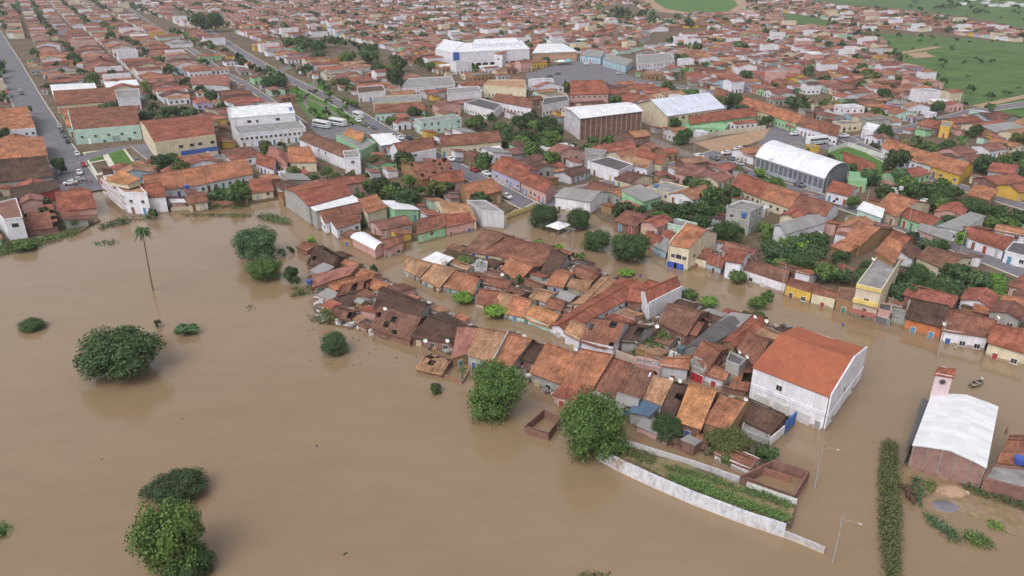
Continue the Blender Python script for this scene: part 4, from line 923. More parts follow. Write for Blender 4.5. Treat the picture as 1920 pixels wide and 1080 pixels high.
# street trees and yards among the flooded blocks
T(868, 558, 46, 30, 'br', kind='clip', shape='clipped'); T(931, 583, 56, 32, 'br', kind='clip', shape='clipped')
T(1008, 453, 24, 12, 'br', kind='clip'); T(1046, 466, 24, 18, 'br', kind='clip'); T(1087, 481, 24, 20, 'md', kind='clip'); T(1176, 511, 34, 16, 'br', kind='clip')
T(1020, 405, 62, 48, 'dk', shape='spreading'); T(1083, 412, 52, 44, 'dk', shape='spreading'); T(1120, 452, 56, 44, 'dk', shape='spreading'); T(1180, 466, 76, 60, 'dk', shape='spreading')
T(1385, 519, 36, 32, 'md', kind='clip', shape='ball-shaped'); T(1295, 553, 34, 26, 'md', kind='clip'); T(1330, 566, 38, 26, 'br', kind='clip'); T(1421, 569, 38, 32, 'md', kind='clip'); T(1440, 556, 26, 22, 'md'); T(1418, 590, 28, 14, 'dk')
T(870, 487, 34, 28, 'lt', kind='wisp'); T(973, 528, 20, 26, 'dk', kind='mid'); T(1245, 632, 32, 40, 'md', kind='wisp'); T(1215, 648, 44, 26, 'bl', kind='wisp'); T(1190, 655, 30, 18, 'dk', kind='wisp')
# wooded yards
def clump(pts, dens, g, sz, kind=None, seed=1):
    R = random.Random(seed); xs = [p[0] for p in pts]; ys = [p[1] for p in pts]; n = 0; t_ = 0
    stamp([G(*p, ZL) for p in pts], 3)
    while n < dens and t_ < 900:
        t_ += 1; x = R.uniform(min(xs), max(xs)); y = R.uniform(min(ys), max(ys))
        if inpoly(np.array([x]), np.array([y]), pts)[0]:
            s = sz * R.uniform(.7, 1.3) * (y + 90) / ((min(ys) + max(ys)) / 2 + 90); T(x, y, s, s * .8, R.choice(g), kind, zg=ZL); n += 1
clump([(1400, 440), (1440, 425), (1545, 455), (1550, 490), (1480, 505), (1410, 480)], 20, ['md', 'lt', 'bl', 'dk', 'br'], 38, seed=2)
clump([(1680, 520), (1760, 500), (1840, 520), (1835, 560), (1745, 565), (1680, 550)], 20, ['dk', 'md', 'bl', 'dk'], 42, seed=3)
clump([(1225, 400), (1265, 385), (1330, 395), (1325, 425), (1240, 425)], 10, ['dk', 'dd', 'md'], 36, seed=4)
clump([(690, 340), (760, 335), (800, 350), (800, 385), (740, 395), (690, 370)], 16, ['dk', 'md', 'dd'], 34, seed=5)
clump([(930, 240), (1010, 215), (1045, 235), (1050, 270), (1000, 285), (940, 262)], 20, ['dk', 'md', 'dd'], 34, seed=6)
clump([(870, 222), (930, 210), (940, 240), (880, 250)], 7, ['dk', 'md'], 26, seed=16)
clump([(1050, 268), (1150, 262), (1160, 278), (1060, 285)], 10, ['dk', 'md', 'ol'], 20, seed=26)
clump([(515, 75), (620, 70), (700, 90), (755, 120), (740, 145), (690, 128), (600, 108)], 34, ['dk', 'dd', 'md'], 26, seed=7)
clump([(1100, 12), (1180, 8), (1215, 25), (1290, 34), (1300, 44), (1180, 40)], 34, ['dk', 'dd', 'md'], 14, seed=31)
clump([(540, 165), (605, 150), (690, 210), (690, 232), (600, 225)], 24, ['md', 'br', 'md', 'dk'], 16, kind='mid', seed=8)
clump([(365, 350), (460, 345), (465, 372), (400, 375)], 12, ['dk', 'md', 'dk'], 24, seed=9)
clump([(255, 195), (350, 200), (380, 225), (270, 228)], 10, ['dk', 'dk', 'ol'], 24, seed=10)
clump([(575, 320), (680, 322), (700, 345), (600, 345)], 9, ['dk', 'ol', 'md'], 22, seed=11)
clump([(1700, 345), (1790, 350), (1830, 385), (1760, 390), (1700, 370)], 12, ['dk', 'dd', 'md'], 34, seed=12)
clump([(1690, 255), (1810, 262), (1820, 288), (1720, 285)], 10, ['dk', 'md'], 24, seed=13)
clump([(1490, 185), (1555, 178), (1560, 200), (1495, 205)], 8, ['dk', 'ol'], 22, seed=14)
clump([(1850, 300), (1925, 290), (1935, 330), (1860, 325)], 7, ['dk', 'md'], 28, seed=15)
clump([(1840, 400), (1925, 395), (1935, 430), (1850, 425)], 7, ['dk', 'md'], 32, seed=17)
clump([(1560, 470), (1640, 478), (1625, 520), (1560, 510)], 8, ['dk', 'md'], 28, seed=18)
T(1338, 377, 46, 56, 'dk'); T(1680, 302, 44, 48, 'dd', shape='ball-shaped', label='dark ball-shaped tree at the corner of the school lawn'); T(1301, 352, 26, 40, 'ol', kind='wisp')
T(515, 154, 52, 26, 'dk'); T(732, 227, 24, 22, 'md', kind='clip', shape='ball-shaped'); T(375, 42, 34, 32, 'dk'); T(402, 40, 36, 34, 'dk'); T(205, 70, 22, 28, 'md'); T(272, 160, 22, 34, 'ol', kind='wisp')
T(360, 215, 44, 26, 'dk'); T(112, 310, 26, 30, 'dk'); T(325, 305, 34, 20, 'dk'); T(905, 310, 30, 24, 'md'); T(1265, 232, 28, 24, 'dk'); T(1375, 190, 28, 38, 'dk'); T(670, 421, 32, 24, 'dk')
T(3, 122, 18, 28, 'br'); T(65, 100, 20, 18, 'md'); T(58, 205, 12, 20, 'dk'); T(765, 384, 40, 28, 'dk'); T(1600, 378, 30, 26, 'md', kind='clip'); T(1805, 446, 36, 30, 'br'); T(1862, 466, 40, 20, 'br', kind='clip'); T(1690, 330, 40, 30, 'bl')
T(1345, 200, 20, 20, 'dk'); T(705, 300, 40, 30, 'ol', kind='wisp'); T(1390, 320, 20, 20, 'md'); T(1425, 322, 26, 16, 'br', kind='clip'); T(1455, 340, 34, 18, 'md', kind='clip'); T(930, 250, 30, 24, 'md'); T(1345, 398, 30, 24, 'dk'); T(30, 12, 24, 22, 'dk'); T(135, 418, 32, 28, 'ol', kind='wisp')
T(48, 460, 46, 26, 'md', kind='mid', trunk=False); T(20, 458, 36, 20, 'ol', kind='wisp', trunk=False); T(1780, 412, 34, 30, 'dk')
# bushes dotted over the pasture
Rb = random.Random(44)
for f in FIELDS[:1]:
    for i in range(46):
        x = Rb.uniform(1640, 1960); y = Rb.uniform(66, 225)
        if inpoly(np.array([x]), np.array([y]), f)[0] and (x < 1900 or y < 200):
            s = Rb.uniform(4, 15) * (.6 + y / 220); T(x, y, s, s * .75, Rb.choice(['dk', 'md', 'bl', 'dk']), zg=ZL)
for i in range(60): # belt of dark trees beyond the pasture
    x = Rb.uniform(1700, 1990); y = Rb.uniform(-14, 16 + (x - 1700) * .05); s = Rb.uniform(9, 16); T(x, y, s, s * .6, Rb.choice(['dk', 'bl', 'dd']), zg=ZL)
for i in range(40):
    x = Rb.uniform(1480, 1960); y = Rb.uniform(8, 55) + (x - 1480) * .06; s = Rb.uniform(6, 12); T(x, y, s, s * .6, Rb.choice(['dk', 'md', 'dd']), zg=ZL)

# ------------------------------------------------------------------ the rest of the town: rows of joined houses back to back
PLOTS = []; YARD = []
FR = random.Random(99)
RPAL = [(.42, .19, .125), (.38, .155, .11), (.31, .13, .10), (.24, .115, .09), (.46, .235, .145), (.36, .18, .15), (.29, .145, .12), (.40, .15, .115), (.42, .25, .17), (.17, .095, .08)]
WPAL = ['wh', 'cr', 'lg', 'pk', 'bl', 'mt', 'cr', 'gy', 'wh', 'cr', 'br', 'wh', 'gy', 'bk', 'lg', 'wh', 'gn', 'pk', 'yl', 'br', 'wh', 'lv', 'bk', 'gy']
side_mb = MB()
def fill(pts, az, seed, Lb=80, lane=5, depth=(11, 18), wid=(5.2, 9.5), yard=4.5, gap=.06, off=(0, 0), tdens=.30):
    R = random.Random(seed); g = [G(*p, ZL) for p in pts]; ea = Vector((sin(radians(az)), cos(radians(az)))); eb = Vector((ea.y, -ea.x))
    A = [Vector(p).dot(ea) for p in g]; B = [Vector(p).dot(eb) for p in g]
    def W(a, b_): q = ea * a + eb * b_; return (q.x, q.y)
    def inside(q): return inpoly(np.array([q[0]]), np.array([q[1]]), g)[0]
    D = depth[1]; band = 2 * D + yard + lane; b0 = min(B) + off[0]; nb = 0
    while b0 < max(B):
        a = min(A) + off[1]; blk = a
        for row in (0, 1):
            a = min(A) + off[1] + R.uniform(-6, 0); blk = a; drift = 0
            while a < max(A):
                if a - blk > Lb: a += lane * .8; blk = a
                wd = R.uniform(*wid); dp = R.uniform(depth[0], D)
                if row == 0: bs, be = b0, b0 + dp
                else: be, bs = b0 + 2 * D + yard, b0 + 2 * D + yard - dp
                P = [W(a, be), W(a, bs), W(a + wd, bs), W(a + wd, be)] if False else [W(a, bs), W(a, be), W(a + wd, be), W(a + wd, bs)]
                # orientation counter-clockwise
                ar = sum(P[i][0] * P[(i + 1) % 4][1] - P[(i + 1) % 4][0] * P[i][1] for i in range(4))
                if ar < 0: P = P[::-1]
                cxy = bil(P, .5, .5); st = [bil(P, u, v) for u in (.08, .5, .92) for v in (.08, .35, .65, .92)]
                if inside(cxy) and free(st):
                    if R.random() > gap:
                        stamp(P, 4); PLOTS.append((P, R.random(), 0))
                    elif R.random() < .7: YARD.append((cxy, R.random()))
                # annexe and trees in the yard
                if R.random() < .38:
                    s = R.uniform(2.5, 5); bb_ = b0 + D + R.uniform(0, yard - s * .5); Q = [W(a, bb_), W(a, bb_ + s), W(a + s * 1.2, bb_ + s), W(a + s * 1.2, bb_)]
                    if sum(Q[i][0] * Q[(i + 1) % 4][1] - Q[(i + 1) % 4][0] * Q[i][1] for i in range(4)) < 0: Q = Q[::-1]
                    if inside(Q[0]) and free(Q + [bil(Q, .5, .5)]): stamp(Q, 4); PLOTS.append((Q, R.random(), 1))
                if R.random() < tdens:
                    q = W(a + R.uniform(0, wd), b0 + D + yard / 2 + R.uniform(-3, 3))
                    if inside(q) and free([q]): YARD.append((q, R.random()))
                a += wd
        b0 += band; nb += 1
fill_list = 0
def ground_az(px): return math.degrees(atan2((px - 960) / F * CT, 1))
fill([(-60, 245), (-60, 100), (-10, 60), (30, 150), (90, 290), (120, 360), (60, 370), (-60, 370)], -32, 1)
fill([(60, 100), (240, 25), (300, 60), (410, 135), (470, 190), (430, 300), (300, 300), (260, 260), (140, 280)], -32, 2, off=(4, 0))
fill([(310, 60), (390, 62), (500, 130), (560, 150), (530, 165), (440, 150)], -32, 3, yard=3)
fill([(430, 200), (590, 232), (700, 250), (760, 270), (900, 345), (990, 385), (940, 395), (850, 420), (700, 460), (640, 430), (520, 370), (320, 395), (250, 380), (300, 310), (440, 290)], -32, 4, wid=(5, 9), depth=(8, 12), yard=6)
fill([(455, 60), (600, 60), (780, 130), (940, 155), (1130, 215), (1280, 290), (1170, 335), (1010, 380), (880, 315), (700, 230), (560, 150)], -32, 5, yard=7)
fill([(1000, 165), (1190, 165), (1380, 190), (1460, 235), (1300, 260), (1200, 240), (1060, 200)], -20, 6)
fill([(1010, 395), (1290, 310), (1430, 345), (1540, 380), (1620, 410), (1700, 440), (1960, 540), (1960, 640), (1640, 560), (1300, 470), (1130, 420)], -42, 7, yard=6, wid=(5.5, 9), depth=(8, 12), tdens=.35)
fill([(1460, 330), (1560, 365), (1700, 420), (1960, 510), (1960, 400), (1750, 340), (1660, 300), (1600, 330)], -26, 8, yard=8, tdens=.35)
fill([(1600, 245), (1830, 205), (1870, 235), (1960, 235), (1960, 395), (1780, 340), (1660, 290)], -22, 9, tdens=.3)
fill([(1210, 150), (1400, 178), (1600, 258), (1830, 200), (1750, 150), (1690, 125), (1640, 60), (1430, 20), (1400, 40), (1200, 100)], -14, 10, tdens=.25, wid=(4.4, 8), depth=(8, 14), yard=5)
fill([(-90, 90), (-90, -25), (250, -25), (380, 60), (240, 15), (60, 95), (-10, 40)], -32, 11, tdens=.25, wid=(4.4, 8), depth=(8, 14), yard=5)
fill([(250, -25), (700, -25), (1220, -25), (1225, 25), (1200, 100), (1085, 105), (980, 140), (800, 140), (500, 60), (390, 50)], -32, 12, tdens=.25, wid=(4.4, 8), depth=(8, 14), yard=5)
fill([(1390, -12), (1480, -12), (1560, 12), (1640, 20), (1780, 38), (1900, 62), (1985, 70), (1985, 85), (1900, 78), (1780, 62), (1640, 55), (1400, 22)], -14, 13, gap=.12, tdens=.3, wid=(4.4, 8), depth=(8, 14))
fill([(-60, 375), (100, 370), (110, 400), (0, 440), (-60, 440)], -32, 14, yard=3)
fill([(1080, 20), (1200, 25), (1240, 30), (1400, 30), (1420, 45), (1220, 60), (1080, 60)], -20, 21)
# pack what is still open between the rows with smaller houses, annexes and sheds
PK = random.Random(31)
for sz, tries in (((8, 11, 6, 8), 5000), ((6, 8, 4.5, 6), 7000), ((3.5, 5.5, 2.8, 4.2), 9000)):
    for _ in range(tries):
        px, py = PK.uniform(-60, 1980), 100 + 560 * PK.random() ** (.8 if sz[0] > 7 else .6)
        x, y = G(px, py, ZL); az = -32 if px < 1000 else (-24 if py < 330 else -48)
        ca, sa = cos(radians(90 - az)), sin(radians(90 - az)); a_, b_ = PK.uniform(sz[0], sz[1]), PK.uniform(sz[2], sz[3])
        if PK.random() < .5: a_, b_ = b_, a_
        P = [(x + ca * u * a_ / 2 - sa * v * b_ / 2, y + sa * u * a_ / 2 + ca * v * b_ / 2) for u, v in ((-1, -1), (1, -1), (1, 1), (-1, 1))]
        if not free([bil(P, u, v) for u in (-.02, .5, 1.02) for v in (-.02, .5, 1.02)]) or wet(P) or wet([P[0]] * 4) or wet([P[1]] * 4): continue
        if PK.random() < .14: YARD.append(((x, y), PK.random())); stamp(P, 4); continue
        stamp(P, 4); PLOTS.append((P, PK.random(), 0 if sz[0] > 5 else 1))
# far whitish sheds among the trees beyond the pasture
for i in range(26):
    x = FR.uniform(1760, 1985); y = FR.uniform(-8, 14); c0 = G(x, y, ZL); s = FR.uniform(5, 11); a = FR.uniform(-.6, .6)
    P = [(c0[0] + s * cos(a + q), c0[1] + s * sin(a + q)) for q in (-2.4, -.74, .74, 2.4)]
    if free([c0]) or True: PLOTS.append((P, .99, 2))
PLOTS.sort(key=lambda p: -dist(p[0][0], p[0][1]) * dist(p[0][1], p[0][2]) / (bil(p[0], .5, .5)[1] ** 2 + 70 ** 2) * (1 if abs(PX(*bil(p[0], .5, .5))[0] - 960) < 1000 and PX(*bil(p[0], .5, .5))[1] > -5 else .01))
n_h, n_s = sum(1 for h_ in HOUSES if h_.name.startswith('house')), 96
fw, fr_ = MB(), MB()
for i, (P, q, kind) in enumerate(PLOTS):
    R = random.Random(i * 7 + 3)
    # ridge along the street: the longer run of a row of joined houses is across the plot
    h = R.uniform(3.0, 4.2) if kind == 0 else R.uniform(2.3, 3)
    if kind == 0 and P[0][1] > 330 and R.random() < .07: h = R.uniform(5.5, 7)
    wc = R.choice(WPAL); rc = R.choice(RPAL); style = 'gable'; key = None
    if kind == 2: rc = RC['wh']; wc = 'wh'
    elif q > .955: style = 'flat'; rc = RC['gy']
    elif q > .925: style = 'flat'; rc = (.55, .55, .58); wc = 'wh'; h = R.uniform(5.5, 7.5) if kind == 0 and P[0][1] > 330 else h
    elif q > .885: style = 'shed'; rc = RC['gy'] if q > .905 else RC['wh']
    elif q > .82: style = 'hip'
    elif kind == 1: style = 'shed'
    long0 = dist(P[0], P[1]) > dist(P[1], P[2])
    if style == 'gable' and long0 != (R.random() < .7): P = [P[1], P[2], P[3], P[0]]
    if h > 5: wc = R.choice(['wh', 'cr', 'wh', 'pk'])
    if wet(P) and kind != 2: continue
    r = R.uniform(.42, .58)
    if kind != 2 and (n_h < 298 if kind == 0 else n_s < 296) and bil(P, .5, .5)[1] < 700:
        if kind == 0: n_h += 1
        else: n_s += 1
        nm = dict(zip(RPAL, ['orange', 'terracotta', 'red-brown', 'brown', 'bright orange', 'faded', 'dull brown', 'red', 'tan', 'dark brown'])).get(rc, 'grey' if rc == RC['gy'] else 'white')
        RC['_f'] = rc; RW['_f'] = nm
        k_ = 'gy' if rc == RC['gy'] else 'wh' if rc == RC['wh'] else '_f'
        building(P, h, k_, wc, style=style, r=r, gz=ZL, floors=2 if h > 5 else 1, base=1, seed=i, **({} if kind == 0 else dict(name='shed', cat='shed', group='small sheds and annexes behind the houses', op=None)))
        continue
    jt = R.uniform(.9, 1.1); rc = tuple(c_ * jt for c_ in rc); rise = .26 * dist(P[1], P[2]) / 2 if style != 'flat' else 0
    if style == 'flat':
        fr_.face([(*p, h) for p in P], rc); wall_mb(fw, P, h + .4, 'flat', .5, 0, WC[wc], ZL, gap=0)
    else:
        roof_mb(fr_, P, h, style, r, rise, rc, R, .3, 0, False); wall_mb(fw, P, h, style, r, rise, WC[wc] if wc != 'bk' else (.3, .16, .12), ZL, gap=.05)
    if h > 2.8 and P[0][1] < 560:
        for k in visible_walls(P):
            a, b_ = P[k], P[(k + 1) % 4]; L = dist(a, b_); d = ((b_[0] - a[0]) / L, (b_[1] - a[1]) / L); n = (d[1] * .05, -d[0] * .05)
            for s in np.arange(1.3, L - 1, 2.6):
                z0_, z1_, w_ = (ZL, 2.4, .45) if R.random() < .4 else (1.3, 2.3, .5); cc = R.choice([(.03, .03, .035), (.12, .08, .06), (.05, .05, .06)])
                x0_, y0_ = a[0] + d[0] * (s - w_) + n[0], a[1] + d[1] * (s - w_) + n[1]; x1_, y1_ = a[0] + d[0] * (s + w_) + n[0], a[1] + d[1] * (s + w_) + n[1]
                fw.face([(x0_, y0_, z0_), (x1_, y1_, z0_), (x1_, y1_, z1_), (x0_, y0_, z1_)], cc)
far_h = bpy.data.objects.new('distant_houses', None); C.objects.link(far_h)
tag(far_h, 'mass of small tile-roofed houses filling the far town', 'houses', None, 'stuff')
for o, nm in ((fw.obj('wall', [m_wall], far_h), 1), (fr_.obj('roof', [m_tile], far_h), 2)):
    if o: o['kind'] = 'stuff'
print('plots', len(PLOTS), 'houses', len(HOUSES))

# place the trees: the 300 that show largest are trees of their own
for (q, s) in YARD:
    R_ = 1.6 + 2.6 * s; px, py, d = PX(q[0], q[1], 3); H = R_ * .8
    add_tree(q[0], q[1], ZL + .8 + H * .8, R_, H, ZL, 2 * R_ * F / d, random.Random(int(q[0] * 31)).choice(['dk', 'md', 'dk', 'dd', 'ol', 'bl']))
TREES.sort(key=lambda t: (0 if t['label'] or t['shape'] else 1, -t['w']))
ftm = MB(); LT = {k: None for k in range(4)}
def arr(me):
    v = np.empty(len(me.vertices) * 3); me.vertices.foreach_get('co', v); v = v.reshape(-1, 3); f = [tuple(p.vertices) for p in me.polygons]
    ca = me.color_attributes['Col'].data; c_ = [tuple(ca[p.loop_start].color)[:3] for p in me.polygons]; return v, f, c_
ARR = [arr(m) for m in CROWN['tiny']]
for i, t_ in enumerate(TREES):
    R = random.Random(i + 5)
    if i < 298:
        kind = t_['kind'] or ('fine' if t_['w'] > 50 else 'mid' if t_['w'] > 16 else 'small')
        if kind == 'fine' and t_['w'] < 40: kind = 'mid'
        root = link(t_['name'], None, None, (t_['x'], t_['y'], t_['zg'] - .9 if t_['zg'] == 0 else t_['zg']))
        hh = t_['z'] - root.location.z
        c_ = link('crown', R.choice(CROWN[kind]), root, (0, 0, hh), (0, 0, R.uniform(0, 6.28))); c_.scale = (t_['R'] * 1.04, t_['R'] * 1.04, t_['H'] * 1.35 if kind != 'wisp' else t_['H'] * 1.1)
        g = GREEN[t_['g']]; c_.color = (*g, 1)
        if t_['w'] > 9:
            tr = link('trunk', R.choice(TRUNK), root, (0, 0, 0)); tr.scale = (t_['R'] * .9, t_['R'] * .9, hh / 1.1)
        desc = '%s %s %s' % (GWORD[t_['g']], t_['shape'] or {'clip': 'trimmed', 'wisp': 'straggly', 'fine': 'leafy'}.get(kind, 'bushy'), 'tree' if t_['R'] > 1.2 else 'shrub')
        if t_['label']: tag(root, t_['label'], 'tree')
        else: auto(root, desc, 'tree', t_['x'], t_['y'], 'trees among the houses' if t_['y'] > 110 else None)
    else:
        v, f, c_ = ARR[i % 4]; a = R.uniform(0, 6.28); g = GREEN[t_['g']]; sx_, sz_ = t_['R'], t_['H'] * 1.3
        X = v[:, 0] * cos(a) - v[:, 1] * sin(a); Y = v[:, 0] * sin(a) + v[:, 1] * cos(a)
        V = np.c_[X * sx_ + t_['x'], Y * sx_ + t_['y'], v[:, 2] * sz_ + t_['z']]; n0 = len(ftm.v); ftm.v.extend(map(tuple, V.tolist()))
        for ff, cc in zip(f, c_): ftm.f.append(tuple(k + n0 for k in ff)); ftm.c.append((cc[0] * g[0], cc[1] * g[1], cc[2] * g[2])); ftm.m.append(0); ftm.uv.extend([(0, 0)] * len(ff))
o = ftm.obj('distant_trees', [m_leaf])
if o: tag(o, 'small dark trees scattered between the far houses and fields', 'trees', None, 'stuff')
print('trees', len(TREES))

# ------------------------------------------------------------------ infill of the flooded blocks: sheds, yard walls, rubble, weeds
BLK1 = [(580, 470), (640, 478), (700, 510), (760, 540), (840, 583), (905, 624), (1045, 655), (1150, 680), (1260, 708), (1400, 748), (1470, 782), (1440, 830), (1380, 870), (1250, 835), (1165, 785), (1060, 760), (985, 715), (850, 670), (770, 645), (690, 620), (605, 585), (585, 540)]
BLK2 = [(758, 500), (870, 468), (935, 440), (990, 452), (1080, 488), (1130, 515), (1215, 540), (1275, 540), (1290, 572), (1360, 590), (1440, 608), (1500, 632), (1415, 690), (1400, 738), (1260, 697), (1150, 652), (1060, 622), (960, 588), (870, 552), (790, 518)]
def inset(pts, k):
    cx = sum(p[0] for p in pts) / len(pts); cy = sum(p[1] for p in pts) / len(pts); return [(cx + (p[0] - cx) * k, cy + (p[1] - cy) * k) for p in pts]
isl('yard_ground', inset(BLK2, .97), .05, m_yard); isl('yard_ground', inset(BLK1, .95), .05, m_yard)
SR = random.Random(12)
def infill(pts, n, az, hmax=2.6):
    g = [G(*p, 0) for p in pts]; xs = [q[0] for q in g]; ys = [q[1] for q in g]; c_ = 0; t_ = 0; ca, sa = cos(radians(90 - az)), sin(radians(90 - az))
    while c_ < n and t_ < 6000:
        t_ += 1; x, y = SR.uniform(min(xs), max(xs)), SR.uniform(min(ys), max(ys))
        k = 1.5 if t_ < 1500 else 1.1 if t_ < 3500 else .75
        a_, b_ = SR.uniform(2.4, 4.2) * k, SR.uniform(1.8, 3.0) * k
        P = [(x + ca * u * a_ / 2 - sa * v * b_ / 2, y + sa * u * a_ / 2 + ca * v * b_ / 2) for u, v in ((-1, -1), (1, -1), (1, 1), (-1, 1))]
        if not inpoly(np.array([x]), np.array([y]), g)[0] or not free([bil(P, u, v) for u in (.1, .5, .9) for v in (.1, .5, .9)]): continue
        h = SR.uniform(.9, hmax); rc = SR.choice(['or', 'rb', 'br', 'db', 'rb', 'gy', 'br', 'tn', 'gy', 'db', 'rd'])
        st = SR.choice(['shed', 'shed', 'gable', 'shedf', 'ruin', 'flat' if rc == 'gy' else 'gable'])
        building(P, h, rc, SR.choice(['bk', 'gy', 'wh', 'br', 'pk', 'bk']), style=st, op=None, name='shed', cat='shed', group='small sheds in the flooded yards', over=.2); stamp(P); c_ += 1
_l, _r = strip([G(*p, 0) for p in ((690, 492), (770, 536), (880, 590), (960, 614), (1060, 642), (1150, 672), (1250, 702), (1400, 748))], 6.0)
for _i in range(len(_l) - 1): stamp([_r[_i], _r[_i + 1], _l[_i + 1], _l[_i]])
infill(BLK2, 30, -49, 1.5); infill(BLK1, 40, -49, 1.9)
SR.seed(5); infill([(1655, 575), (1760, 600), (1900, 640), (1920, 600), (1800, 570), (1690, 560)], 8, -49)
def rubble(name, pts, n, smax, label, z=0.0, cols=None):
    g = [G(*p, 0) for p in pts]; xs = [q[0] for q in g]; ys = [q[1] for q in g]; mb = MB(); c_ = 0; t_ = 0
    while c_ < n and t_ < n * 20:
        t_ += 1; x, y = SR.uniform(min(xs), max(xs)), SR.uniform(min(ys), max(ys))
        if not inpoly(np.array([x]), np.array([y]), g)[0] or (occ[int(x - OX), int(y - OY)] and SR.random() < .93): continue
        s = SR.uniform(.25, smax); M = Matrix.Translation((x, y, z + SR.uniform(.05, .5))) @ Matrix.Rotation(SR.uniform(0, 6), 4, 'Z') @ Matrix.Rotation(SR.uniform(-.4, .4), 4, 'X')
        mb.box(-s, -s * SR.uniform(.3, 1), -.2, s, s * .6, SR.uniform(.0, .35) if s > .5 else .4, SR.choice(cols or [(.16, .13, .11), (.28, .16, .11), (.32, .30, .28), (.22, .13, .09), (.12, .10, .09), (.45, .42, .40), (.60, .58, .56), (.20, .17, .15)]), 0, M); c_ += 1
    o = mb.obj(name, [m_junk]); tag(o, label, 'rubble', None, 'stuff')
rubble('rubble', BLK2, 620, .95, 'broken masonry, boards and junk littering the courtyards of the middle block')
rubble('rubble', BLK1, 520, .95, 'scattered debris and junk between the battered lakeside houses')
rubble('rubble', [(590, 540), (700, 545), (790, 610), (770, 650), (690, 625), (600, 600)], 320, 1.1, 'heap of collapsed masonry and planks around the ruined lakeside shacks')

def weeds(name, pts, n, hgt, size, col, label, z=0.0, kind='stuff', cat='weeds', cloud=.6, edge=True):
    """leafy growth standing over an outline; thins out at its edge"""
    g = [G(*p, z) for p in pts]; xs = [q[0] for q in g]; ys = [q[1] for q in g]; mb = MB(); X = np.random.RandomState(len(pts) * 7 + n); c_ = 0
    cl = [(X.uniform(min(xs), max(xs)), X.uniform(min(ys), max(ys)), X.uniform(.4, 1.1)) for _ in range(60)]
    for _ in range(n * 8):
        if c_ >= n: break
        x, y = X.uniform(min(xs), max(xs)), X.uniform(min(ys), max(ys))
        x2, y2 = x + X.normal() * .35, y + X.normal() * .35
        if not inpoly(np.array([x]), np.array([y]), g)[0]: continue
        k0 = min(cl, key=lambda q: (q[0] - x) ** 2 + (q[1] - y) ** 2)[2]
        if X.rand() > (1 - cloud) + cloud * k0: continue
        hh = z + hgt * k0 * X.rand() ** .6; s = size * X.uniform(.6, 1.4); n_ = np.array([X.normal() * .7, X.normal() * .7, .8]); n_ /= np.linalg.norm(n_)
        a = np.cross(n_, X.normal(size=3)); a /= np.linalg.norm(a); b_ = np.cross(n_, a); p = np.array([x2, y2, hh]); k = X.uniform(.65, 1.3)
        mb.face([tuple(p + a * s), tuple(p + b_ * s * .7), tuple(p - a * s), tuple(p - b_ * s * .7)], (col[0] * k * X.uniform(.9, 1.15), col[1] * k, col[2] * k)); c_ += 1
    o = mb.obj(name, [m_leaf])
    if o: tag(o, label, cat, None, kind)
    return o
Gc = GREEN
GARD = [(1152, 850), (1172, 838), (1232, 856), (1300, 874), (1388, 906), (1490, 950), (1482, 980), (1417, 960), (1300, 916), (1210, 874)]
isl('garden_ground', GARD, .85, m_yard)
m_soil = groundmat('garden_soil', (.20, .15, .085), (.30, .22, .13), (.10, .13, .05), .25)
isl('garden_bed', inset(GARD, .97), .86, m_soil)
weeds('garden_plants', [(1245, 874), (1300, 884), (1388, 914), (1484, 948), (1478, 953), (1380, 920), (1300, 894), (1245, 880)], 2600, .5, .115, (.09, .17, .05), 'narrow dark green crop row below the upper garden wall', .85)
weeds('garden_plants', [(1250, 892), (1300, 900), (1388, 937), (1480, 968), (1476, 978), (1400, 954), (1300, 918), (1262, 904)], 5500, .6, .115, (.12, .21, .06), 'rows of bright green crops in the walled garden strip', .85)
weeds('garden_plants', [(1160, 848), (1180, 842), (1230, 858), (1225, 870), (1205, 868)], 500, .5, .15, Gc['ol'], 'yellowish weeds at the head of the walled garden', .85)
weeds('garden_plants', [(1395, 905), (1420, 908), (1485, 935), (1480, 944), (1430, 925)], 500, .6, .16, Gc['md'], 'green weeds against the upper garden wall', .85)
def wallrun(c, L, h, wd, col, label, m=None, z0=-1.2, name='garden_wall', cat='wall', at=None, cap=None):
    pts = [G(px, py, 0 if at is None else at) for px, py in cv(c, L)]; lf, rt = strip(pts, wd); mb = MB(); z1 = h
    for i in range(len(pts) - 1):
        a, b_, c_, d_ = rt[i], rt[i + 1], lf[i + 1], lf[i]
        for q, w_ in ((a, b_), (c_, d_)): mb.face([(*q, z0), (*w_, z0), (*w_, z1), (*q, z1)], col)
        mb.face([(*a, z1), (*b_, z1), (*c_, z1), (*d_, z1)], cap or col)
    mb.face([(*lf[0], z0), (*rt[0], z0), (*rt[0], z1), (*lf[0], z1)], col); mb.face([(*rt[-1], z0), (*lf[-1], z0), (*lf[-1], z1), (*rt[-1], z1)], col)
    o = mb.obj(name, [m or m_wall]); tag(o, label, cat)
    for i in range(len(pts) - 1): stamp([rt[i], rt[i + 1], lf[i + 1], lf[i]])
    return o
WHT = (.58, .57, .58)
wallrun('P', [1123, 862, 1160, 882, 1215, 908, 1300, 945, 1400, 983, 1470, 1006], 2.0, .5, (.64, .64, .68), 'long weathered white wall curving along the lake in front of the garden', m_wall_old)
wallrun('P', [1470, 1006, 1510, 1022, 1545, 1037], .9, .4, (.52, .49, .48), 'low drowned end of the lakeside garden wall beside the lamp pole', m_wall_old)
wallrun('P', [1163, 838, 1232, 860, 1300, 881, 1385, 911], 1.6, .3, (.50, .48, .48), 'upper weathered white wall between the garden and the house yards', m_wall_old)
wallrun('P', [1398, 921, 1440, 936, 1492, 954], 1.6, .3, (.60, .59, .57), 'short white wall below the roofless brick compound', m_wall_old)
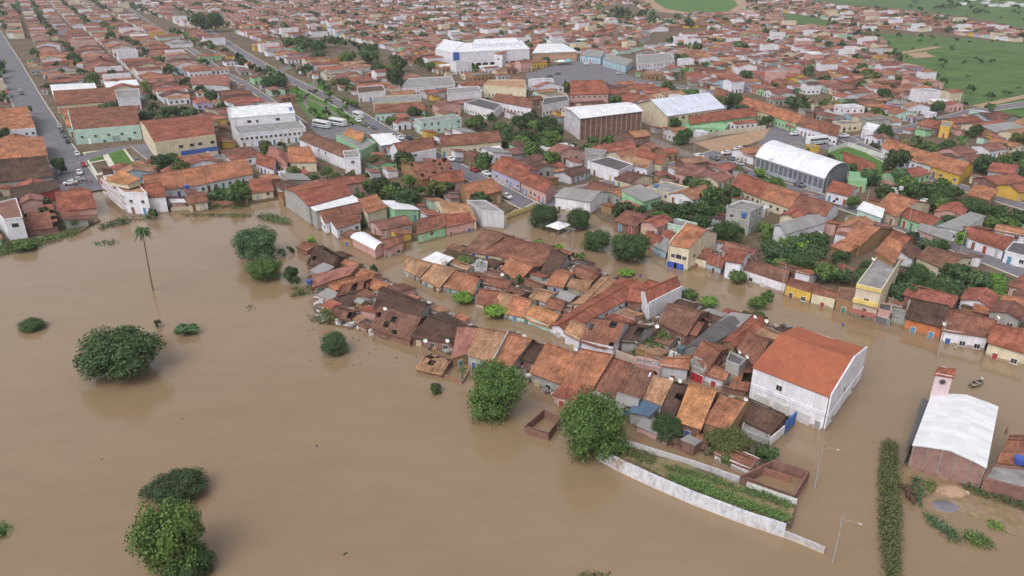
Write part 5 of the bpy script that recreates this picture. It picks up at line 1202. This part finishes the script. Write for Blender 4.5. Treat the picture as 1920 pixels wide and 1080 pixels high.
wallrun('P', [1480, 905, 1400, 880], 1.2, .2, (.34, .17, .13), 'thin red brick wall dividing the roofless compound', m_brick)
wallrun('P', [1442, 840, 1456, 828, 1468, 817], 2.0, .2, (.70, .70, .72), 'white end of the blue-and-white wall beside the dark roof')
wallrun('P', [1469, 816, 1478, 808, 1489, 797], 2.6, .2, (.07, .17, .50), 'bright blue painted wall at the corner facing the white hall')
wallrun('E', [925, 470, 1130, 370, 1350, 240], 1.9, .2, (.62, .64, .60), 'white yard wall running back from the street beside the green yard')
wallrun('E', [925, 560, 1120, 640, 1250, 660, 1430, 730], 2.0, .2, (.56, .46, .40), 'cream and pink street wall along the flooded lane')
wallrun('D', [160, 665, 400, 740, 640, 840], .5, .2, (.33, .18, .13), 'broken brick yard wall reaching out into the lake', m_brick)
wallrun('D', [720, 700, 640, 835], .5, .2, (.48, .42, .36), 'stub of pale wall beside the little palm')
wallrun('A', [570, 150, 760, 235, 960, 330], 2.1, .2, (.40, .28, .24), 'plain brown compound wall facing the flooded lane')
wallrun('A', [955, 345, 1080, 345], 2.0, .2, (.06, .12, .38), 'short bright blue wall on the corner of the flooded crossing')
wallrun('P', [950, 412, 1004, 392], 1.7, .2, (.58, .50, .22), 'yellow roadside wall where the flooded lane meets the dry street')
wallrun('P', [640, 432, 700, 470], 1.8, .2, (.62, .60, .58), 'pale wall along the left side of the flooded lane')
wallrun('P', [322, 399, 385, 394], 1.6, .2, (.50, .44, .36), 'short cream wall on the shore beside the corner block')
wallrun('P', [395, 389, 466, 384], 1.7, .2, (.42, .20, .14), 'low red wall on the shore below the wooded yard')
wallrun('V', [1140, 975, 1330, 1080, 1540, 1020, 1900, 975], 2.4, .25, (.60, .56, .46), 'cream boundary wall around the bright green school', z0=-.2, at=.35)
wallrun('O', [820, 440, 925, 405, 1130, 475], 2.2, .25, (.70, .70, .66), 'pale boundary wall of the school lawn', z0=-.2, at=.35)
wallrun('P', [1655, 592, 1702, 606], 1.2, .2, (.40, .38, .37), 'grey yard wall beside the orange street wall')
# drowned embankment with a creeper-covered hedge, church yard
HED = [(1657, 832), (1676, 832), (1682, 900), (1684, 970), (1682, 1110), (1664, 1110), (1652, 990), (1650, 900)]
isl('embankment', HED, .1, m_mud)
weeds('hedge', HED, 14000, 1.25, .12, (.100, .118, .048), 'long olive-green creeper-covered hedge left of the brick church', 0, 'stuff', 'hedge')
weeds('hedge_foliage', [(1660, 832), (1672, 832), (1678, 1100), (1668, 1100)], 2200, 1.7, .11, (.12, .135, .055), 'lighter growth along the crest of the hedge', 0)
weeds('yard_weeds', [(1738, 905), (1752, 905), (1750, 925), (1738, 925)], 160, .7, .15, Gc['md'], 'small green shrub cluster behind the church', .05)
weeds('yard_weeds', [(1800, 905), (1860, 915), (1950, 950), (1950, 972), (1870, 940), (1808, 922)], 900, .8, .17, Gc['dk'], 'strip of dark green weeds along the foot of the outbuilding wall', .1)
weeds('yard_weeds', [(1735, 965), (1765, 978), (1800, 1010), (1795, 1022), (1765, 1000), (1738, 980)], 520, .6, .16, Gc['bl'], 'bluish green weeds standing in shallow water below the church', .0)
weeds('yard_weeds', [(1805, 1002), (1835, 1003), (1858, 1020), (1850, 1030), (1815, 1020)], 480, .7, .16, Gc['md'], 'floating green weed clump in the flooded church yard', .0)
weeds('yard_weeds', [(1855, 978), (1875, 985), (1870, 995), (1855, 990)], 130, .5, .15, Gc['br'], 'small bright green clump at the right of the church yard', .0)
weeds('yard_weeds', [(1712, 900), (1728, 905), (1728, 950), (1714, 955)], 300, 1.0, .17, Gc['bl'], 'bluish shrub growing beside the hedge path', .0)
tb = leafmesh('dead_brush', 77, 900, .09, 9)
o = link('dead_shrub', tb, None, (*G(1704, 930, 0), .6)); o.scale = (1.1, 2.4, .8); o.color = (.10, .065, .055, 1); tag(o, 'dark brown dead shrub between the hedge and the church yard', 'shrub')
def mound(px, py, r, h, m, name, label, cat='mound'):
    x, y = G(px, py, 0); mb = MB(); R = random.Random(int(px)); n = 14; prev = None
    for k in range(5):
        q = k / 4; rr = r * cos(q * pi / 2) + .02; ring = [(x + rr * cos(2 * pi * i / n) * R.uniform(.85, 1.15), y + rr * .7 * sin(2 * pi * i / n), h * sin(q * pi / 2) - .1) for i in range(n)]
        if prev: [mb.face([prev[i], prev[(i + 1) % n], ring[(i + 1) % n], ring[i]]) for i in range(n)]
        prev = ring
    mb.face(prev); tag(mb.obj(name, [m]), label, cat)
mound(1782, 922, 2.2, .9, m_dirt, 'sand_heap', 'heap of orange sand behind the church')
mound(1772, 950, 1.9, .5, m_asph, 'gravel_heap', 'low grey gravel heap in the church yard')
mound(1808, 924, .7, .5, m_bright, 'lime_heap', 'small pale heap against the brick outbuilding')
# shore growth and drifting weed in the lake
for pts, n, h, c_, lab in (
    ([(-30, 470), (60, 452), (110, 440), (150, 430), (150, 440), (80, 462), (0, 482), (-30, 486)], 2600, .9, 'md', 'green growth along the drowned bank at the far left'),
    ([(185, 425), (232, 410), (250, 414), (235, 422), (190, 432)], 700, .9, 'dk', 'tongue of green weed off the flooded corner'),
    ([(230, 408), (290, 398), (296, 410), (262, 416)], 260, .7, 'ol', 'straggling weed near the corner block'),
    ([(340, 402), (400, 401), (470, 402), (470, 408), (400, 407), (345, 407)], 700, .5, 'ol', 'thin line of weed along the top shore of the lake'),
    ([(478, 405), (510, 403), (545, 415), (548, 424), (515, 420), (485, 412)], 900, 1.0, 'md', 'dense green weed bank off the warehouse lane'),
    ([(170, 455), (215, 450), (220, 460), (180, 462)], 160, .4, 'dk', 'loose floating weed left of the palm'),
    ([(575, 595), (620, 590), (625, 610), (590, 606)], 300, .6, 'ol', 'reeds at the tip of the ruined houses'),
    ([(545, 540), (590, 535), (590, 552), (560, 556)], 260, .5, 'ol', 'weed drifting against the first ruined roofs'),
    ([(-20, 985), (18, 988), (10, 1008), (-20, 1012)], 300, .6, 'md', 'green weed patch at the lower left edge'),
    ([(462, 570), (478, 572), (476, 582), (464, 580)], 20, .2, 'dd', 'few dark sprigs floating in mid lake'),
    ([(1085, 1078), (1140, 1076), (1140, 1090), (1090, 1090)], 120, .3, 'ol', 'scum of weed at the bottom of the lake')):
    weeds('drifting_weed', pts, n, h, .2, Gc[c_], lab, .0)
for pts, c_, n in (([(1215, 640), (1250, 628), (1260, 650), (1205, 668), (1180, 660)], 'md', 700), ([(845, 475), (890, 478), (885, 500), (850, 498)], 'ol', 500), ([(1400, 800), (1440, 815), (1435, 870), (1385, 868)], 'ol', 300), ([(360, 385), (460, 378), (465, 390), (370, 396)], 'md', 500),
                   ([(1420, 450), (1530, 455), (1545, 485), (1440, 500)], 'br', 1300), ([(1855, 515), (1885, 518), (1880, 555), (1850, 565)], 'br', 800)):
    weeds('yard_weeds', pts, n, 1.0, .24, Gc[c_], 'weedy growth filling %s' % {700: 'the yard behind the white-walled passage', 1300: 'the big wooded yard', 800: 'the bright grass plot at the right'}.get(n, 'a back yard at %s' % ('the garden end' if n == 300 else 'the shore wall' if pts[0][0] == 360 else 'the middle block')), .1 if pts[0][1] > 500 else ZL)

DR = random.Random(8); mb = MB()
for _ in range(60):
    px, py = DR.uniform(0, 1150), DR.uniform(430, 1080)
    if DR.random() < .93: px, py = DR.gauss(690, 60), DR.gauss(640, 30)
    x, y = G(px, py, 0)
    if not inpoly(np.array([x]), np.array([y]), [tuple(q) for q in SHG])[0] and free([(x, y)]):
        s_ = DR.uniform(.05, .2); M = Matrix.Translation((x, y, .02)) @ Matrix.Rotation(DR.uniform(0, 6), 4, 'Z'); mb.box(-s_ * 1.6, -s_ * .5, -.05, s_ * 1.6, s_ * .5, .06, DR.choice([(.07, .06, .04), (.05, .07, .03), (.12, .09, .06)]), 0, M)
tag(mb.obj('floating_debris', [m_junk]), 'small dark bits of debris drifting on the lake', None, None, 'stuff')
# ------------------------------------------------------------------ palms
def palm(bx, by, tx, ty, label, fl=2.6, nf=16, kind='coconut'):
    x, y = G(bx, by, 0); z = 3.0
    for _ in range(30): z += (PX(x, y, z)[1] - ty) * .06
    xt = x + (tx - PX(x, y, z)[0]) * PX(x, y, z)[2] / F
    root = link('palm_tree', None, None, (x, y, -.5)); tag(root, label, 'palm tree'); mb = MB()
    pts = [(x + (xt - x) * (q ** 1.3), y, -.5 + (z + .5) * q) for q in [k / 7 for k in range(8)]]
    mb.tube(pts, [.20 - .09 * k / 7 for k in range(8)], 7, (2.2, 2.0, 1.8)); mb.obj('trunk', [m_bark], root, (x, y, -.5)); R = random.Random(int(bx)); fr = MB()
    for i in range(nf):
        a = i * 2.4; up = R.uniform(-.5, .75); L = fl * R.uniform(.8, 1.1); prev = None
        for k in range(8):
            q = k / 7; rr = L * q * (1 - .15 * q); zz = z + L * (up * q - .85 * q * q); c_ = Vector((xt + rr * cos(a), y + rr * sin(a), zz)); sd_ = Vector((-sin(a), cos(a), 0)); wd = .34 * L / 2.6 * sin(pi * min(1, q * .85 + .15))
            cur = (c_ + sd_ * wd - Vector((0, 0, wd * .6)), c_, c_ - sd_ * wd - Vector((0, 0, wd * .6)))
            if prev and True:
                cc = tuple(v * R.uniform(.7, 1.2) for v in (GREEN['dk'] if up > -.25 else (.12, .10, .05)))
                fr.face([tuple(prev[0]), tuple(cur[0]), tuple(cur[1]), tuple(prev[1])], cc); fr.face([tuple(prev[1]), tuple(cur[1]), tuple(cur[2]), tuple(prev[2])], cc)
            prev = cur
    fr.obj('crown', [m_leaf], root, (x, y, -.5))
palm(287, 545, 266, 428, 'tall leaning palm standing alone in the flood near the far shore', 2.5, 30)
palm(867, 716, 866, 690, 'little palm in the water at the edge of the lakeside houses', 1.2, 12)
palm(700, 320, 700, 292, 'palm in a back yard behind the white two-storey tower', 2.2, 14)
palm(1302, 375, 1300, 340, 'palm among the roofs below the white angular houses', 2.4, 14)

# ------------------------------------------------------------------ poles, dishes, tanks
def pole_meshes():
    a = MB(); a.tube([(0, 0, 0), (0, 0, 8.2)], [.12, .07], 7); p = a.mesh('pole', [m_pole])
    b_ = MB(); b_.bar((-.95, 0, 7.7), (.95, 0, 7.7), .1, .1, (.8, .8, .8)); x = b_.mesh('crossarm', [m_pole])
    c_ = MB(); c_.tube([(0, 0, 7.0), (0, -.9, 7.7), (0, -1.9, 7.85)], [.035, .035, .03], 5); l = c_.mesh('lamp_arm', [m_pole]); d = MB(); d.box(-.10, -2.2, 7.79, .10, -1.8, 7.88, (.6, .6, .6)); return p, x, l, d.mesh('lamp_head', [m_white])
PM = pole_meshes()
def pole(tx, ty, az, lamp=True, z=7.9, top=True, desc='concrete power pole'):
    x, y = G(tx, ty, z) if top else G(tx, ty, ZL); zb = -1.0 if wet([(x, y)] * 4) else ZL
    r = link('power_pole', None, None, (x, y, zb if top is False else z - 8.2 if not top else max(-1.0, z - 8.2)), (0, 0, radians(-az))); link('pole', PM[0], r); link('crossarm', PM[1], r)
    if lamp: a = link('lamp_arm', PM[2], r); link('lamp_head', PM[3], a)
    auto(r, desc, 'pole', x, y, 'power poles along the streets')
for tx, ty, az in ((1237, 668, 40), (1474, 497, 40), (892, 536, 40), (1545, 829, -50), (1582, 964, -50), (1675, 556, 40), (1075, 426, 40), (985, 612, 40), (1776, 600, 40), (775, 462, -50), (1350, 468, 40), (1212, 645, 130)): pole(tx, ty, az, desc='concrete power pole standing in floodwater')
for path, az in (([(128, 250), (155, 320)], 60), ([(88, 190), (118, 245)], 60), ([(590, 180), (722, 250), (800, 290)], 60), ([(880, 322), (960, 365)], 60), ([(1300, 300), (1180, 338)], -30), ([(1440, 342), (1545, 378), (1620, 405), (1700, 436), (1800, 474)], 50), ([(1590, 258), (1690, 236), (1800, 208)], -30), ([(1200, 158), (1290, 170), (1390, 190), (1450, 215), (1520, 240)], 50)):
    for q in path: pole(q[0], q[1], az, True, top=False, desc='concrete power pole on a dry street')
def dish_mesh():
    a = MB(); n = 12; prev = None
    for k in range(4):
        r = .40 * k / 3; ring = [(r * cos(2 * pi * i / n), r * sin(2 * pi * i / n), .14 * (k / 3) ** 2) for i in range(n)]
        if prev: [a.face([prev[i], prev[(i + 1) % n], ring[(i + 1) % n], ring[i]]) for i in range(n)]
        prev = ring
    d = a.mesh('reflector', [m_white]); b_ = MB(); b_.tube([(0, 0, -1.0), (0, 0, .0)], [.04, .04], 5); b_.bar((0, 0, 0), (0, 0, .5), .04); return d, b_.mesh('mast', [m_pole])
DM = dish_mesh()
for (px, py, z) in ((983, 628, 4.2), (1078, 653, 4.2), (1153, 676, 4.3), (1258, 709, 4), (1274, 712, 4), (1400, 667, 4.2), (1386, 658, 4), (1398, 747, 3.8), (941, 513, 3.8), (721, 577, 4), (1275, 650, 4), (1437, 600, 4), (1771, 606, 4), (1415, 592, 4), (797, 637, 3), (838, 637, 3), (1637, 484, 8.4), (1872, 593, 4), (1540, 435, 4.4), (1232, 610, 3.8)):
    x, y = G(px, py, z); r = link('satellite_dish', None, None, (x, y, z - .3), (0, 0, random.uniform(0, 1))); q = link('reflector', DM[0], r, None, (radians(38), 0, 0)); link('mast', DM[1], r)
    auto(r, 'white satellite dish on a roof', 'satellite dish', x, y, 'satellite dishes on the roofs')
def tank(px, py, z, col, word, r=.75):
    x, y = G(px, py, z); mb = MB(); mb.tube([(0, 0, 0), (0, 0, .95)], [r * .86, r], 12, col); o = mb.obj('water_tank', [m_paint]); o.location = (x, y, z - .2)
    lb_ = MB(); lb_.tube([(0, 0, .93), (0, 0, 1.02), (0, 0, 1.15)], [r * 1.06, r * 1.06, r * .4], 12, col); lb_.obj('lid', [m_paint], o); auto(o, word + ' round water tank', 'water tank', x, y, 'water tanks on the roofs')
for a in ((580, 531, 2.2, (.05, .10, .28), 'dark blue'), (1911, 866, 3.0, (.06, .10, .40), 'bright blue'), (1276, 658, 3.3, (.08, .12, .16), 'dark'), (833, 494, 3.2, (.62, .60, .55), 'pale'), (900, 494, 3.2, (.35, .36, .35), 'grey'), (1200, 455, 4.0, (.10, .20, .40), 'blue'), (1690, 355, 4.5, (.62, .62, .62), 'pale'), (1395, 405, 7.4, (.08, .16, .4), 'blue'),
          (1230, 350, 5, (.10, .2, .4), 'blue'), (545, 205, 9.4, (.1, .2, .4), 'blue'), (820, 168, 5.4, (.1, .2, .4), 'blue'), (1030, 235, 4.6, (.5, .5, .5), 'pale'), (350, 352, 3.6, (.06, .12, .4), 'blue')): tank(*a)
# ------------------------------------------------------------------ vehicles, stalls, boats, people
def car_meshes():
    b_ = MB(); prof_ = [(-2.05, .35), (-2.1, .75), (-1.95, .92), (-1.15, .98), (-.55, 1.42), (.95, 1.44), (1.55, 1.02), (2.0, .95), (2.08, .6), (2.05, .35)]
    for s in (-1, 1):
        P_ = [(x, s * (.82 if z < 1.1 else .66), z) for x, z in prof_]; b_.face(P_ if s > 0 else P_[::-1])
    for i in range(len(prof_)):
        (x0, z0), (x1, z1) = prof_[i], prof_[(i + 1) % len(prof_)]; w0, w1 = (.82 if z0 < 1.1 else .66), (.82 if z1 < 1.1 else .66)
        b_.face([(x0, -w0, z0), (x1, -w1, z1), (x1, w1, z1), (x0, w0, z0)][::-1])
    g = MB(); g.face([(-1.1, -.70, 1.02), (-.60, -.60, 1.405), (-.60, .60, 1.405), (-1.1, .70, 1.02)][::-1]); g.v = [(x - .02, y, z + .02) for x, y, z in g.v]
    h_ = MB(); h_.face([(1.0, -.6, 1.41), (1.52, -.7, 1.06), (1.52, .7, 1.06), (1.0, .6, 1.41)][::-1]); h_.v = [(x + .03, y, z + .02) for x, y, z in h_.v]
    sd_ = MB()
    for s in (-1, 1): sd_.face([(-1.0, s * .80, 1.02), (1.4, s * .80, 1.04), (.9, s * .69, 1.38), (-.55, s * .69, 1.38)][::s])
    w_ = MB(); n = 10; R_ = [(.33 * cos(2 * pi * k / n), .33 * sin(2 * pi * k / n)) for k in range(n)]
    w_.face([(x, -.1, z) for x, z in R_]); w_.face([(x, .1, z) for x, z in R_][::-1]); [w_.face([(R_[k][0], -.1, R_[k][1]), (R_[k][0], .1, R_[k][1]), (R_[(k + 1) % n][0], .1, R_[(k + 1) % n][1]), (R_[(k + 1) % n][0], -.1, R_[(k + 1) % n][1])]) for k in range(n)]
    return b_.mesh('body', [m_paint]), [x.mesh('window', [m_glass]) for x in (g, h_, sd_)], w_.mesh('wheel', [m_rubber])
CM = car_meshes(); CCOL = [((.75, .75, .76), 'white'), ((.42, .43, .45), 'silver'), ((.05, .05, .055), 'black'), ((.40, .04, .04), 'red'), ((.16, .17, .18), 'dark grey'), ((.75, .75, .76), 'white'), ((.08, .12, .25), 'dark blue')]
def car(px, py, az, ci, s=1.0):
    x, y = G(px, py, ZL); r = link('parked_car', None, None, (x, y, ZL + .19), (0, 0, radians(90 - az))); c_, wd = CCOL[ci % len(CCOL)]; r.scale = (s,) * 3
    link('body', CM[0], r).color = (*c_, 1); [link('window', m, r) for m in CM[1]]
    for a in (-1.3, 1.3):
        for b_ in (-.78, .78): link('wheel', CM[2], r, (a, b_, .33))
    auto(r, wd + ' parked car', 'car', x, y, 'cars parked in the streets')
for i, (px, py, az, c_) in enumerate(((146, 292, -32, 0), (157, 312, -32, 3), (150, 327, -32, 0), (133, 347, 60, 0), (146, 341, 60, 1), (112, 240, -32, 1), (118, 250, -32, 2), (122, 258, -32, 4), (128, 268, -32, 2), (38, 172, -32, 1), (41, 178, -32, 4), (108, 308, -32, 4), (204, 266, 60, 4), (250, 262, 60, 4),
      (60, 235, -32, 2), (258, 305, -32, 4), (283, 306, -32, 3), (268, 322, 60, 0), (672, 229, -32, 0), (686, 236, -32, 4), (700, 242, -32, 4), (662, 200, -32, 2), (670, 204, -32, 2), (612, 176, -32, 4), (735, 258, -32, 0), (750, 262, -32, 0), (742, 268, -32, 1), (768, 262, -32, 2), (845, 302, -32, 0), (860, 304, -32, 4),
      (912, 329, -32, 0), (890, 322, -32, 3), (950, 372, -32, 0), (1362, 290, 70, 0), (1385, 283, 60, 0), (1398, 280, 60, 2), (1340, 300, -30, 4), (1372, 302, -30, 4), (1385, 310, -20, 1), (1490, 254, 70, 0), (1582, 258, 75, 0), (1640, 240, 70, 4), (1648, 246, 70, 2), (1030, 145, 60, 4), (1045, 140, 60, 4), (1100, 122, 60, 0), (1160, 140, -30, 1),
      (1120, 285, -40, 4), (1498, 350, -20, 4), (1560, 378, -20, 2), (1730, 442, -20, 0), (1290, 171, -14, 0), (1020, 160, 60, 1), (1640, 276, -15, 2), (1700, 312, -15, 1), (500, 125, -32, 1), (305, 62, -32, 4), (530, 150, -32, 1), (1235, 336 - 8, 60, 2), (370, 286, 60, 0), (1310, 296, -30, 0))): car(px, py, az, c_)
def bus(px, py, az, L, col, desc):
    x, y = G(px, py, ZL); r = link('bus', None, None, (x, y, ZL + .2), (0, 0, radians(90 - az))); b_ = MB(); w = 1.25
    b_.box(-L / 2, -w, .45, L / 2, w, 3.0, (1, 1, 1)); b_.box(-L / 2 + .2, -w + .12, 3.0, L / 2 - .2, w - .12, 3.12, (1, 1, 1)); b_.box(-L / 4, -.5, 3.12, L / 6, .5, 3.32, (.9, .9, .9)); o = b_.obj('body', [m_paint], r); o.color = (*col, 1)
    n = int(L / 1.15)
    for s in (-1, 1):
        for k in range(n): q = MB(); x0 = -L / 2 + .3 + k * (L - .6) / n; q.box(x0, s * (w + .015) - .012, 1.65, x0 + (L - .6) / n - .12, s * (w + .015) + .012, 2.5); q.obj('window', [m_glass], r)
    q = MB(); q.box(L / 2, -w + .12, 1.4, L / 2 + .03, w - .12, 2.7); q.obj('windscreen', [m_glass], r)
    st = MB(); [st.box(-L / 2 + .1, s * (w + .012) - .01, .8, L / 2 - .1, s * (w + .012) + .01, 1.15, (.10, .28, .34)) for s in (-1, 1)]; st.obj('side_stripe', [m_wood], r)
    for a in (-L * .3, L * .3):
        for s in (-1.12, 1.12): ww = link('wheel', CM[2], r, (a, s, .42)); ww.scale = (1.3, 1.3, 1.3)
    auto(r, desc, 'bus', x, y)
bus(604, 240, -55, 9, (.75, .75, .76), 'white and teal bus'); bus(634, 236, -55, 9, (.76, .76, .74), 'white coach with cream roof'); bus(1531, 271, 68, 9.5, (.75, .76, .76), 'white bus with teal stripe'); bus(672, 229 - 6, -40, 5.5, (.7, .7, .7), 'short pale minibus')
def stall(px, py, az, a_, b_, col, word, zg=ZL, h=2.6):
    x, y = G(px, py, zg); r = link('market_stall', None, None, (x, y, zg), (0, 0, radians(90 - az)))
    for u in (-1, 1):
        for v in (-1, 1): q = MB(); q.bar((u * a_ * .45, v * b_ * .45, 0), (u * a_ * .45, v * b_ * .45, h), .08); q.obj('post', [m_pole], r)
    q = MB(); roof_mb(q, [(-a_ / 2, -b_ / 2), (a_ / 2, -b_ / 2), (a_ / 2, b_ / 2), (-a_ / 2, b_ / 2)], h, 'hip', .5, .9, col, random.Random(3), .1, 0, False); q.obj('awning', [m_wood], r)
    q = MB(); q.box(-a_ * .4, -b_ * .2, 0, a_ * .4, b_ * .2, .9, (.3, .22, .16)); q.obj('counter', [m_wood], r); auto(r, word, 'stall', x, y)
stall(1475, 238, -20, 7, 5, (.50, .07, .06), 'large red awning stall'); stall(1486, 246, -20, 6, 4, (.45, .07, .06), 'smaller red awning stall'); stall(1046, 440, 40, 5.5, 4.5, (.74, .74, .78), 'white canvas kiosk standing in water', -.6, 2.8); stall(1050, 424, 40, 4.5, 3, (.40, .30, .28), 'brown-roofed kiosk standing in water', -.6, 2.6)
stall(1432, 318, -20, 5, 3, (.65, .48, .05), 'bright yellow awning stall'); stall(1052, 122, 60, 9, 6, (.72, .76, .76), 'long white awning stall'); stall(1064, 121, 60, 6, 5, (.12, .50, .52), 'turquoise awning stall')
def boat(px, py, az):
    x, y = G(px, py, 0); mb = MB(); n = 9; prev = None
    for k in range(n):
        q = k / (n - 1); X = -2 + 4 * q; w = .62 * sin(pi * (.12 + .88 * q) * .93) + .03; cur = [(X, -w, .42), (X, -w * .6, -.05), (X, w * .6, -.05), (X, w, .42)]
        if prev: [mb.face([prev[i], cur[i], cur[i + 1], prev[i + 1]]) for i in range(3)]
        prev = cur
    o = mb.obj('rowing_boat', [m_wood]); o.location = (x, y, .02); o.rotation_euler = (0, 0, radians(90 - az)); o.color = (.07, .06, .06, 1)
    for X in (-.8, .6): q = MB(); q.box(X - .14, -.5, .26, X + .14, .5, .30, (.5, .4, .3)); q.obj('bench', [m_wood], o)
    tag(o, 'small dark rowing boat afloat beyond the church tower', 'boat')
boat(1830, 722, 60)
# a person: skeleton skinned into one body
def person_mesh(seed, top, bot, skin=(.22, .12, .08), stride=.14):
    J = [(0, 0, .95), (0, 0, 1.2), (0, 0, 1.42), (0, 0, 1.52), (0, 0, 1.70), (.11, 0, .90), (.12, stride, .50), (.12, stride - .05, .06), (.12, stride + .12, .03), (-.11, 0, .90), (-.12, -stride, .50), (-.12, -stride - .1, .08), (-.12, -stride + .06, .03), (.20, 0, 1.40), (.26, -.05, 1.12), (.25, .05, .88), (-.20, 0, 1.40), (-.26, .05, 1.12), (-.25, .12, .88)]
    E = [(0, 1), (1, 2), (2, 3), (3, 4), (0, 5), (5, 6), (6, 7), (7, 8), (0, 9), (9, 10), (10, 11), (11, 12), (2, 13), (13, 14), (14, 15), (2, 16), (16, 17), (17, 18)]
    Rr = [.13, .12, .14, .055, .10, .09, .06, .042, .04, .09, .06, .042, .04, .06, .045, .035, .06, .045, .035]
    me = bpy.data.meshes.new('person'); me.from_pydata(J, E, []); o = bpy.data.objects.new('person_tmp', me); C.objects.link(o)
    md = o.modifiers.new('s', 'SKIN'); 
    for v, r in zip(me.skin_vertices[0].data, Rr): v.radius = (r, r * .8 if r > .1 else r)
    me.skin_vertices[0].data[0].use_root = True
    o.modifiers.new('u', 'SUBSURF').levels = 1
    dg = bpy.context.evaluated_depsgraph_get(); m2 = bpy.data.meshes.new_from_object(o.evaluated_get(dg)); bpy.data.objects.remove(o)
    ca = m2.color_attributes.new('Col', 'FLOAT_COLOR', 'CORNER')
    for p in m2.polygons:
        z = p.center.z; cc = (.03, .02, .015) if z > 1.66 else skin if z > 1.47 or (abs(p.center.x) > .2 and z < 1.25) else top if z > .95 else bot if z > .45 else skin
        for li in p.loop_indices: ca.data[li].color = (*cc, 1)
    m2.materials.clear(); m2.materials.append(m_skin); m2.name = 'person'; return m2
m_skin, t, b = mat('cloth_and_skin', .8, .2); t.links.new(attr(t), b.inputs['Base Color'])
PMs = [(person_mesh(1, (.6, .6, .62), (.05, .06, .12)), 'white shirt and dark shorts'), (person_mesh(2, (.45, .06, .05), (.08, .08, .09)), 'red shirt and dark trousers'), (person_mesh(3, (.06, .12, .35), (.2, .18, .14)), 'blue shirt and khaki shorts'), (person_mesh(4, (.55, .42, .1), (.06, .08, .2)), 'yellow shirt and blue shorts')]
PR = random.Random(21)
PL = [(PR.uniform(130, 200), PR.uniform(343, 352), ZL) for _ in range(20)] + [(PR.uniform(1360, 1400), PR.uniform(286, 308), ZL) for _ in range(10)] + [(PR.uniform(740, 860), PR.uniform(262, 310), ZL) for _ in range(8)] + [(1300, 305, ZL), (1566, 262, ZL), (1572, 275, ZL), (1200, 520, -.75), (1580, 612, -.75), (1745, 842, -.3), (1885, 815, -.2), (1868, 660, -.75), (1856, 652, -.75), (1790, 655, -.75), (1838, 720, .12)]
for px, py, z in PL:
    k = PR.randrange(4); x, y = G(px, py, max(z, 0)); o = link('person', PMs[k][0], None, (x, y, z), (0, 0, PR.uniform(0, 6))); auto(o, 'person in %s' % PMs[k][1], 'person', x, y, 'people out in the streets')

# ------------------------------------------------------------------ labels: each thing named by what it stands nearest
LM = [((1780, 800), 'the brick church'), ((1515, 690), 'the big white hall'), ((1500, 310), 'the arched gym'), ((1350, 230), 'the green school'), ((1130, 225), 'the tall brick hall'), ((900, 100), 'the huge white store'), ((200, 250), 'the mint-green building'),
      ((250, 365), 'the white corner block'), ((600, 385), 'the large red warehouse'), ((205, 300), 'the small formal garden'), ((218, 667), 'the lone domed tree'), ((285, 520), 'the tall leaning palm'), ((930, 585), 'the clipped street hedges'), ((1530, 560), 'the bright yellow house'),
      ((1680, 305), 'the dark ball-shaped tree'), ((1100, 140), 'the paved square'), ((1430, 285), 'the open yard'), ((1300, 10), 'the football field'), ((1715, 98), 'the dirt track'), ((1300, 920), 'the walled garden'), ((1300, 450), 'the blue-doored house'), ((1640, 540), 'the three-storey terrace'),
      ((1250, 555), 'the blank white side wall'), ((610, 190), 'the planted square'), ((500, 230), 'the long white facade'), ((345, 270), 'the blue-banded building'), ((1100, 790), 'the largest bushy tree'), ((930, 730), 'the large leafy tree'), ((700, 570), 'the ruined lakeside shacks'), ((1030, 435), 'the drowned kiosks'),
      ((1480, 470), 'the big wooded yard'), ((1770, 535), 'the right-hand wooded yard'), ((780, 350), 'the dark backyard trees'), ((990, 250), 'the wooded plot'), ((60, 200), 'the wide left avenue'), ((640, 100), 'the long belt of trees'), ((1270, 190), 'the bluish-roofed hall'), ((1400, 410), 'the grey concrete house'), ((330, 1000), 'the tall feathery tree'),
      ((860, 480), 'the middle-block palm-leaf bush'), ((20, 420), 'the narrow tower house'), ((680, 460), 'the curved white roof'), ((1880, 470), 'the far-right grey roof'), ((1850, 230), 'the pasture corner'), ((480, 470), 'the bluish lake tree')]
ORD = ['nearest', 'second-nearest', 'third-nearest', 'fourth-nearest', 'fifth-nearest', 'sixth-nearest', 'seventh-nearest', 'eighth-nearest', 'ninth-nearest', 'tenth-nearest'] + ['%dth-nearest' % k for k in range(11, 99)]
groups = {}
for o, desc, cat, x, y in AUTO:
    px, py, d = PX(x, y, 2); k = min(range(len(LM)), key=lambda i: (LM[i][0][0] - px) ** 2 + ((LM[i][0][1] - py) * 1.4) ** 2); lx, ly = LM[k][0]
    dx, dy = px - lx, (py - ly) * 1.4; dr = ('left of' if dx < 0 else 'right of') if abs(dx) > abs(dy) else ('beyond' if dy < 0 else 'in front of')
    groups.setdefault((desc, dr, LM[k][1]), []).append((dx * dx + dy * dy, id(o), o))
for (desc, dr, lm), L in groups.items():
    L.sort(key=lambda q: q[:2])
    for i, (_, _, o) in enumerate(L): o['label'] = ('%s %s %s' % (desc, dr, lm)) if len(L) == 1 else '%s %s %s %s' % (ORD[i], desc, dr, lm)
print('auto labels', len(AUTO))
